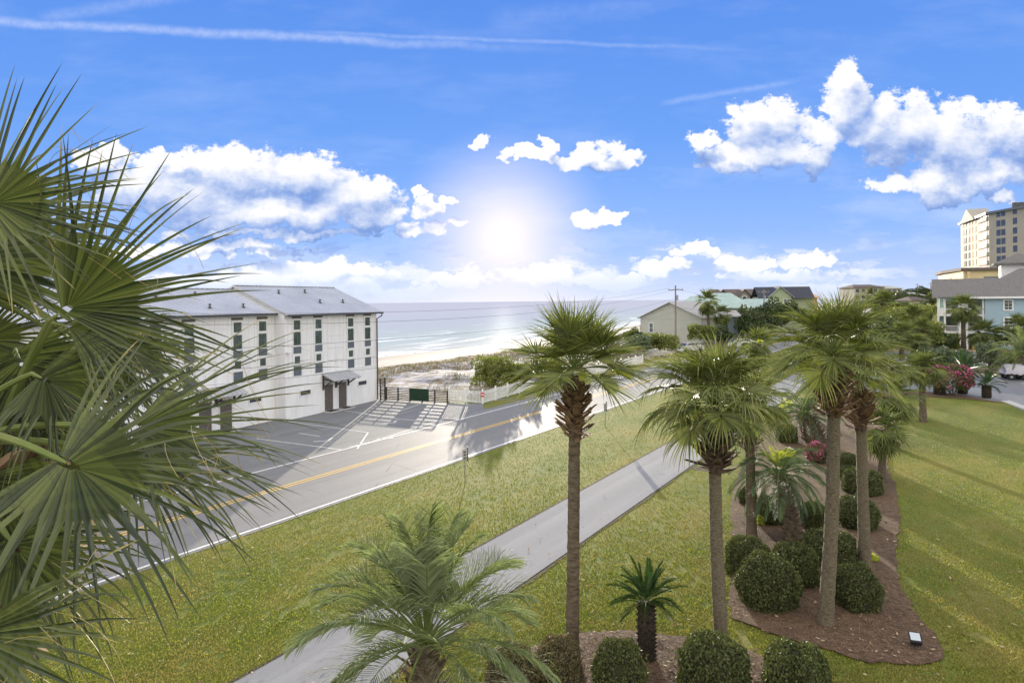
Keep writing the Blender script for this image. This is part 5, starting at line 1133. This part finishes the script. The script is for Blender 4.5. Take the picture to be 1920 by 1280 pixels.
def ball_proto(name, seed, n, size, m, rz=.82, bottom=-.6):
    rt = empty(name); P_ = ball_points(n, 1, 1, rz, seed, bottom=bottom, wob=.10, sq=2.25); P_ = np.concatenate([P_, ball_points(260, 1, 1, rz, seed+9, (1.02,1.13), .10, -.2, 2.25)]); v, f = leaves(P_, size, seed, asp=.6)
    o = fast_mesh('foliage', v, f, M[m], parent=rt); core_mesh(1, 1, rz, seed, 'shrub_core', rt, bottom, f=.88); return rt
protos = {('shrub',k): [ball_proto('clipped_shrub', 60+k, 9000, .085, 'shrub', (.82,.9,.78)[k]), False] for k in range(3)}
protos[('shrub_brown',0)] = [ball_proto('clipped_shrub', 70, 8500, .085, 'shrub_brown', .9), False]
def shrub(px, bot, wpx, hpx, label, var=0, m='shrub', group='clipped round shrubs', sx=1.0, shift=0):
    g_ = G(px, bot); y = g_.y; r = wpx/2/FPX*y*.89; y2 = y+r*.75; c = AT(px, bot, y2); g2 = Vector((ray(px, bot)[0]*y2, y2, 0)); pr = protos[(m,var)]
    rz = hpx/2/FPX*y2*1.05; zs = (.82,.9,.78)[var] if m == 'shrub' else .9
    o = place(pr[0], pr[1], (g2.x, g2.y, rz*.62), random.Random(px).uniform(0, 6.28), (r, r*sx, rz/zs/1.0*.95), label, 'shrub', group); pr[1] = True; return o
shrub(1402, 1088, 84, 84, 'round shrub at the left front of the palm bed, touching the bed edge', 0)
shrub(1441, 1152, 118, 110, 'large round shrub lowest left in the palm bed, lit on its left', 1)
shrub(1490, 1106, 90, 88, 'round shrub directly right of the large front one in the palm bed', 2)
shrub(1556, 1066, 104, 68, 'round shrub half hidden behind the tallest palm trunk', 0)
shrub(1606, 1152, 94, 92, 'round shrub right of the foot of the tallest palm', 1)
shrub(1444, 986, 62, 60, 'shrub between the slim palm and the leaning pindo palm', 2)
shrub(1527, 996, 50, 60, 'shrub just right of the leaning pindo trunk', 0)
shrub(1607, 996, 88, 64, 'wide shrub behind the straight right palm trunk', 1)
shrub(1616, 932, 76, 54, 'shrub at the right side of the bed above the wide one', 2)
shrub(1476, 832, 40, 42, 'small ball shrub beside the stout date palm', 0)
shrub(1402, 950, 34, 42, 'shrub peeping out left of the slim palm trunk', 1)
shrub(1590, 880, 56, 30, 'low hedge-like shrub between the two right trunks, upper one', 2)
shrub(1600, 905, 60, 32, 'low hedge-like shrub between the two right trunks, lower one', 0)
shrub(1655, 690, 40, 26, 'small ball shrub far back by the parking entrance', 1)
shrub(1757, 712, 40, 26, 'small dark ball shrub behind the pink flowering bush', 2)
shrub(958, 1322, 104, 108, 'bronzed round shrub lowest left at the bottom edge', 0, 'shrub_brown')
shrub(1047, 1316, 100, 118, 'bronzed tall round shrub at the foot of the leftmost tall palm', 0, 'shrub_brown')
shrub(1162, 1330, 116, 122, 'round shrub between the bronzed ones and the cycad', 1)
shrub(1338, 1338, 148, 138, 'biggest round shrub at the bottom edge, in front of the second tall palm', 0)
shrub(1494, 1352, 140, 134, 'round shrub at the bottom edge furthest to the right', 2)
# pink azaleas
def azalea(px, bot, wpx, hpx, label, n=5200, seed=80, lift=0, fs=.13):
    g_ = G(px, bot); r = wpx/2/FPX*g_.y; h = hpx/FPX*g_.y; rt = empty('flowering_bush', tuple(g_), 0, label, 'bush', None)
    P_ = ball_points(n, r, r*.9, h*.5, seed, (.6,1.03), .09, -.8); P_[:,2] += h*.5+lift; v, f = leaves(P_, fs, seed); fast_mesh('foliage', v, f, M['shrub'], parent=rt)
    P_ = ball_points(int(n*.32), r, r*.9, h*.5, seed+1, (.95,1.07), .09, -.5); k = vnoise(P_[:,0]*3+9, P_[:,2]*3+9, 1.2, 5) > .35; P_ = P_[k]; P_[:,2] += h*.5+lift; v, f = leaves(P_, fs*1.1, seed+1, asp=.9); fast_mesh('flowers', v, f, M['flower'], parent=rt)
    s = MB(); rg = random.Random(seed)
    for k in range(9): a = k*.7; s.tube([(.05*math.cos(a),.05*math.sin(a),0),(r*.35*math.cos(a),r*.35*math.sin(a),h*.3+lift*.5),(r*.7*math.cos(a),r*.7*math.sin(a),h*.6+lift)], [.035,.025,.012], 5)
    s.build('branches', M['trunk'], rt); return rt
azalea(1785, 742, 66, 50, 'pink flowering round bush beside the car park', lift=.35)
azalea(1532, 868, 36, 38, 'small magenta and red flowering bush in the middle of the palm bed', 1800, 83, 0, .09)

# ---- palms further off (copies of two kinds)
def far_proto(seed, H=4.5):
    rng = random.Random(seed); rt = empty('sabal_palm')
    trunk_mesh(rng, [(0,0,-.2),(.05,0,H*.5),(0,0,H)], [.24,.19,.2], 10, .15).build('trunk', M['trunk'], rt, True)
    mb, mp = sabal_crown(rng, 34, .75, 1.0, -70, 84, .6, 22, 4); o = mb.build('crown', M['frond_far'], rt, loc=(0,0,H)); boots(rng, .2, .8, 30, .2, .3, .09, .5).build('leaf_base_collar', M['boot_dark'], rt, loc=(0,0,H-.8)); return rt
FP = [[far_proto(91), False, 4.5], [far_proto(92, 3.0), False, 3.0], [far_proto(93, 1.1), False, 1.1]]
def fpalm(k, px, py_crown, Yd, s_, label, zbase=None, rz=0):
    pr = FP[k]; c = AT(px, py_crown, Yd); H = pr[2]*s_; z = c.z-H if zbase is None else zbase
    sc = s_ if zbase is None else (s_, s_, (c.z-zbase)/pr[2])
    o = place(pr[0], pr[1], (c.x, c.y, z), rz, sc, label, 'palm tree', 'palms further off'); pr[1] = True; return o
fpalm(0, 1327, 566, 118, 1.45, 'far palm with dense round crown before the mint green roof, left of the pair', 0)
fpalm(0, 1353, 590, 112, 1.35, 'far palm with dense round crown before the mint green roof, lower of the pair', 0, 2)
fpalm(0, 1806, 577, 95, 1.55, 'palm with brown slanting trunk in front of the blue condominium balconies', 0, 1)
fpalm(1, 1872, 628, 92, 1.25, 'bushy low palm before the blue wall, under its lower window', 0, 4)
fpalm(1, 1908, 612, 90, 1.15, 'low palm touching the lower window of the blue wall', 0, 5)
fpalm(2, 1845, 625, 90, 1.5, 'small palm at the foot of the condominium balconies', None, 3)
fpalm(2, 1926, 620, 86, 1.6, 'dark low palm cut by the right edge of the picture', None, 1)
fpalm(0, 1730, 690, 43, 1.05, 'mid-distance palm with hanging dead fronds behind the bed, near the car park', 0, 2)
fpalm(1, 1668, 745, 36, 1.25, 'low blue-green fan palm directly right of the straight palm collar', 0, 3)
fpalm(1, 1652, 805, 29, .8, 'short fan palm low behind the straight palm trunk', 0, 6)
fpalm(1, 1712, 598, 95, 1.6, 'round green palm crown left of the condominium', 0, 1)
fpalm(1, 1728, 618, 88, 1.1, 'fan palm just left of the condominium corner', 0, 2)
fpalm(1, 1655, 568, 150, 2.0, 'round far palm below the beige far building', 0, 4)
fpalm(1, 1420, 645, 70, 1.4, 'low palm between the second palm and the tallest palm crowns', None, 3)
for k, (px, py, Yd) in enumerate([(1700,575,190),(1683,583,160),(1745,560,230),(1632,556,240),(1668,600,120),(1690,625,85),(1718,640,76)]):
    fpalm(k % 2, px, py, Yd, 1.2+.15*(k % 3), ['distant palm left of the bushes by the blue building','distant small palm before the far white house','farthest palm against the condominium gable','far palm beneath the beige apartment block','palm behind the straight palm crown, upper one','palm behind the straight palm crown, middle one','palm behind the straight palm crown, lowest one'][k], 0, k)

# ---- bushes and trees
def bush_proto(seed, m, n=5200, size=.14, rz=.8, name='bush', wob=.28):
    rt = empty(name); P_ = ball_points(n, 1, 1, rz, seed, (.45,1.08), wob, -.7, 2.0, 1.7); v, f = leaves(P_, size, seed); fast_mesh('foliage', v, f, M[m], parent=rt)
    s = MB(); rg = random.Random(seed)
    for k in range(8): a = k*.8; s.tube([(0,0,-rz),(.3*math.cos(a),.3*math.sin(a),-.2),(.65*math.cos(a),.65*math.sin(a),.3*rg.uniform(.2,1.2))], [.05,.035,.015], 5)
    s.build('branches', M['trunk'], rt); return rt
BP = {k: [bush_proto(100+i, k), False] for i, k in enumerate(('bush', 'bush_dark', 'bush_silver'))}
def bush(kind, px, bot, wpx, hpx, Yd, label, sy=.8, cat='bush', group='bushes among the houses'):
    pr = BP[kind]; c = AT(px, bot, Yd); r = wpx/2/FPX*Yd; h = hpx/2/FPX*Yd; z = max(c.z, -.3) if Yd < 125 else c.z
    o = place(pr[0], pr[1], (c.x, c.y+r*sy*.5, z+h*.85), random.Random(px*7+bot).uniform(0,6.28), (r*1.02, r*sy, h/.8), label, cat, group); pr[1] = True; return o
bush('bush', 925, 722, 66, 54, 63, 'big yellow-green bush behind the picket fence, left of the first palm crown', 1.0)
bush('bush', 975, 720, 60, 40, 65, 'yellow-green bush behind the picket fence and the first palm crown', .8)
bush('bush', 1030, 705, 60, 36, 72, 'low green bush at the far part of the picket fence')
bush('bush_silver', 1200, 655, 50, 26, 92, 'dark green bush at the left foot of the grey house')
bush('bush', 1240, 655, 60, 30, 94, 'yellowish bush before the grey gabled wall')
bush('bush_dark', 1190, 640, 40, 24, 100, 'dark bush by the grey house deck')
bush('bush', 1316, 636, 44, 28, 100, 'yellow-green bush at the right corner of the grey house')
bush('bush_dark', 1412, 632, 50, 50, 118, 'dark dense tree right of the slate blue house', .8, 'tree')
bush('bush_dark', 1395, 632, 40, 54, 124, 'dark dense tree touching the slate blue house', .8, 'tree')
bush('bush_dark', 1450, 620, 60, 56, 130, 'dark dense tree left of the tallest palm crown', .8, 'tree')
bush('bush_dark', 1482, 603, 62, 36, 140, 'dark dense tree before the olive gabled house', .8, 'tree')
bush('bush_dark', 1350, 640, 60, 26, 104, 'low dark hedge below the two far beach palms')
bush('bush', 1718, 618, 70, 46, 105, 'large round olive bush left of the condominium', .8, 'tree')
bush('bush_dark', 1690, 640, 80, 40, 92, 'dark thicket below the round olive bush')
bush('bush', 1742, 640, 60, 36, 90, 'green bush by the condominium corner')
bush('bush_dark', 1760, 652, 56, 34, 92, 'dark bush under the condominium balconies')
bush('bush', 1785, 655, 44, 30, 94, 'light bush at the foot of the slanting palm')
bush('bush_silver', 1770, 688, 70, 36, 72, 'silvery oleander hedge section behind the pink bush, left one', .6)
bush('bush_silver', 1805, 690, 56, 32, 72, 'silvery oleander hedge section left of the gap')
bush('bush_dark', 1735, 690, 60, 36, 71, 'dark hedge section at the left end of the oleander hedge', .6)
bush('bush_silver', 1862, 684, 46, 42, 70, 'silvery oleander bush right of the gap in the hedge')
bush('bush', 1895, 690, 50, 30, 72, 'green bush below the broad feathery palm')
bush('bush_dark', 1640, 660, 90, 44, 84, 'dark bushes behind the straight palm crown')
bush('bush_dark', 1600, 640, 80, 44, 110, 'dark bushes behind the tallest palm crown')
bush('bush', 1560, 650, 70, 36, 100, 'light bushes behind the tallest palm collar')
for k, (px, bot, w, h, Yd, kd) in enumerate([(1700,568,60,20,240,'bush_dark'),(1725,572,50,20,220,'bush_dark'),(1680,560,50,14,300,'bush'),(1735,556,40,18,300,'bush_dark'),(1655,575,60,16,230,'bush_dark'),(1710,552,50,10,380,'bush_dark'),(1630,590,60,20,190,'bush'),(1700,590,70,22,170,'bush_dark'),(1740,590,44,24,150,'bush_dark'),(1600,610,70,22,150,'bush_dark'),(1665,610,60,24,140,'bush'),(1750,552,30,10,360,'bush')]):
    bush(kd, px, bot, w, h, Yd, 'distant tree clump on the right-hand horizon, %s' % ['below the far poles','left of the condominium gable','under the grey-green hip roof','against the sky beside the gable','in front of the beige block','on the skyline between the poles','below the beige block, nearer','beneath the low pale roof','beside the condominium eave','behind the tallest crown','left of the tan wall','farthest, touching the gable tip'][k], .8, 'tree', 'distant trees')
azb = G(1500, 775)
def croton(px, bot, w, h, label, m='lime'):
    g_ = G(px, bot); r = w/2/FPX*g_.y; hh = h/2/FPX*g_.y; rt = empty('leafy_plant', tuple(g_), 0, label, 'plant', None); P_ = ball_points(260, r, r, hh, px, (.3,1.05), .2, -.9); P_[:,2] += hh; v, f = leaves(P_, .13, px); fast_mesh('foliage', v, f, M[m], parent=rt)
croton(1427, 985, 14, 18, 'tiny lime green seedling at the foot of the slim palm')
croton(1473, 775, 26, 26, 'yellow-green leafy plant behind the small ball shrub')
croton(1656, 792, 24, 26, 'yellow-green leafy plant at the right bed edge')
croton(1632, 1050, 26, 10, 'low yellowish plant at the foot of the straight palm')

# ---- small things
def floodlight(px, py, label, rz, s_=1.0):
    b = G(px, py); rt = empty('garden_floodlight', tuple(b), rz, label, 'floodlight', 'garden floodlights in the mulch')
    s = MB(); s.tube([(0,0,-.05),(0,0,.22*s_)], .015, 6); s.build('stake', M['black'], rt)
    s = MB(); c_ = [(-.13,-.12,.22),(.13,-.12,.22),(.13,.10,.36),(-.13,.10,.36)]; s.add([(x*s_,y*s_,z*s_) for x,y,z in c_]+[(x*s_*.8,(y+.05)*s_,(z-.10)*s_) for x,y,z in c_], [(0,1,2,3),(7,6,5,4),(0,4,5,1),(1,5,6,2),(2,6,7,3),(3,7,4,0)]); s.build('housing', M['black'], rt)
    s = MB(); c_ = [(-.105,-.09,.247),(.105,-.09,.247),(.105,.075,.352),(-.105,.075,.352)]; s.add([(x*s_,y*s_-.004,z*s_+.006) for x,y,z in c_], [(0,1,2,3)]); s.build('lens', mat('lens_glass' if s_ == 1 else 'lens_glass_small', (.45,.50,.55), None, rough=.15, spec=.8), rt)
floodlight(1716, 1216, 'black garden floodlight with bright lens near the tip of the mulch bed', R(-20), 1.0)
floodlight(1597, 994, 'small dark spotlight between the trunks in front of the wide shrub', R(40), .9)
h_ = G(1826, 657.5); rt = empty('fire_hydrant', tuple(h_), 0, 'yellow fire hydrant on the far verge before the condominium', 'hydrant')
s = MB(); s.tube([(0,0,0),(0,0,.08),(0,0,.08),(0,0,.75),(0,0,.8),(0,0,.95),(0,0,1.05)], [.28,.28,.19,.17,.23,.20,.05], 12); s.build('barrel', mat('hydrant_paint', (.70,.42,.10), (.60,.36,.08), 3, .5), rt)
s = MB(); s.tube([(-.32,0,.6),(.32,0,.6)], .09, 8); s.tube([(0,-.3,.5),(0,0,.5)], .11, 8); s.build('outlets', bpy.data.materials['hydrant_paint'], rt)
# covered trailer
M['tarp'] = mat('white_tarp', (.68,.66,.70), (.55,.53,.57), 1.2, .6, .6, 3)
b = G(1912, 711); rt = empty('covered_trailer', tuple(b), R(-18), 'small trailer under a white tarpaulin in the car park at the right edge', 'trailer')
s = MB(); N = 14; prof = []
for i in range(N+1):
    x = -1.5+3.4*i/N; top = 1.55-.25*abs(math.sin(i*1.3))*.4-(.25 if i in (0,N) else 0); 
    prof.append([(x,-.85,.55+.06*math.sin(i*2.1)),(x+.03,-.92+.05*math.sin(i*1.7),1.0),(x,-.72,top-.08),(x,-.2,top+.06),(x,.35,top),(x,.75,top-.15),(x,.9,.6)])
n_ = 7; s.add([p for r_ in prof for p in r_], [(i*n_+j, (i+1)*n_+j, (i+1)*n_+j+1, i*n_+j+1) for i in range(N) for j in range(n_-1)]+[tuple(range(n_))[::-1], tuple(range(N*n_, N*n_+n_))]); s.build('tarpaulin', M['tarp'], rt, True)
for (x, y) in ((-1.0,-.8),(.15,-.8),(-1.0,.8),(.15,.8)):
    s = MB(); s.tube([(x,y-.1,.32),(x,y+.1,.32)], .32, 18); w_ = s.build('wheel', M['black'], rt, False); s = MB(); s.tube([(x,y-.115,.32),(x,y+.115,.32)], .14, 12); s.build('rim', M['metal'], w_)
s = MB(); s.box(-1.5,1.9,-.6,.6,.42,.55); s.build('chassis', M['black'], rt)
# parked cars far along the road
M['carwhite'] = mat('white_car_paint', (.75,.75,.77), None, rough=.25, spec=.6)
def car(p, rz, label, paint):
    rt = empty('parked_car', tuple(p), rz, label, 'car', 'cars parked on the seaward verge')
    s = MB(); P_ = [(-2.3,.35),(-2.3,.85),(-1.5,.98),(-.8,1.5),(1.2,1.52),(2.0,1.0),(2.3,.95),(2.3,.35)]
    s.add([(x,-.9 if z < 1.2 else -.72,z) for x,z in P_]+[(x,.9 if z < 1.2 else .72,z) for x,z in P_], [tuple(range(8)), tuple(range(15,7,-1))]+[(i,(i+1)%8+0,8+(i+1)%8,8+i)[::-1] for i in range(8)]); s.build('body', M[paint], rt)
    for sg in (-1,1):
        s = MB(); s.add([(-1.3,sg*.885,1.0),(-.75,sg*.76,1.42),(1.1,sg*.76,1.44),(1.75,sg*.885,1.02)], [(0,1,2,3) if sg > 0 else (3,2,1,0)]); s.build('side_window', M['glassdark'], rt)
    s = MB(); s.add([(-1.46,-.78,1.03),(-1.46,.78,1.03),(-.86,.66,1.49),(-.86,-.66,1.49)], [(3,2,1,0)]); s.build('windscreen', M['glassdark'], rt)
    for x in (-1.4,1.4):
        for y in (-.88,.88): s = MB(); s.tube([(x,y-.1,.33),(x,y+.1,.33)], .33, 14); s.build('wheel', M['black'], rt)
car(G(1392,652), ANG+R(90)*0-R(60), 'white parked car glimpsed between the second and tallest palm crowns', 'carwhite')
car(G(1292,660), R(25), 'white parked car behind the second palm crown, near the grey house', 'carwhite')
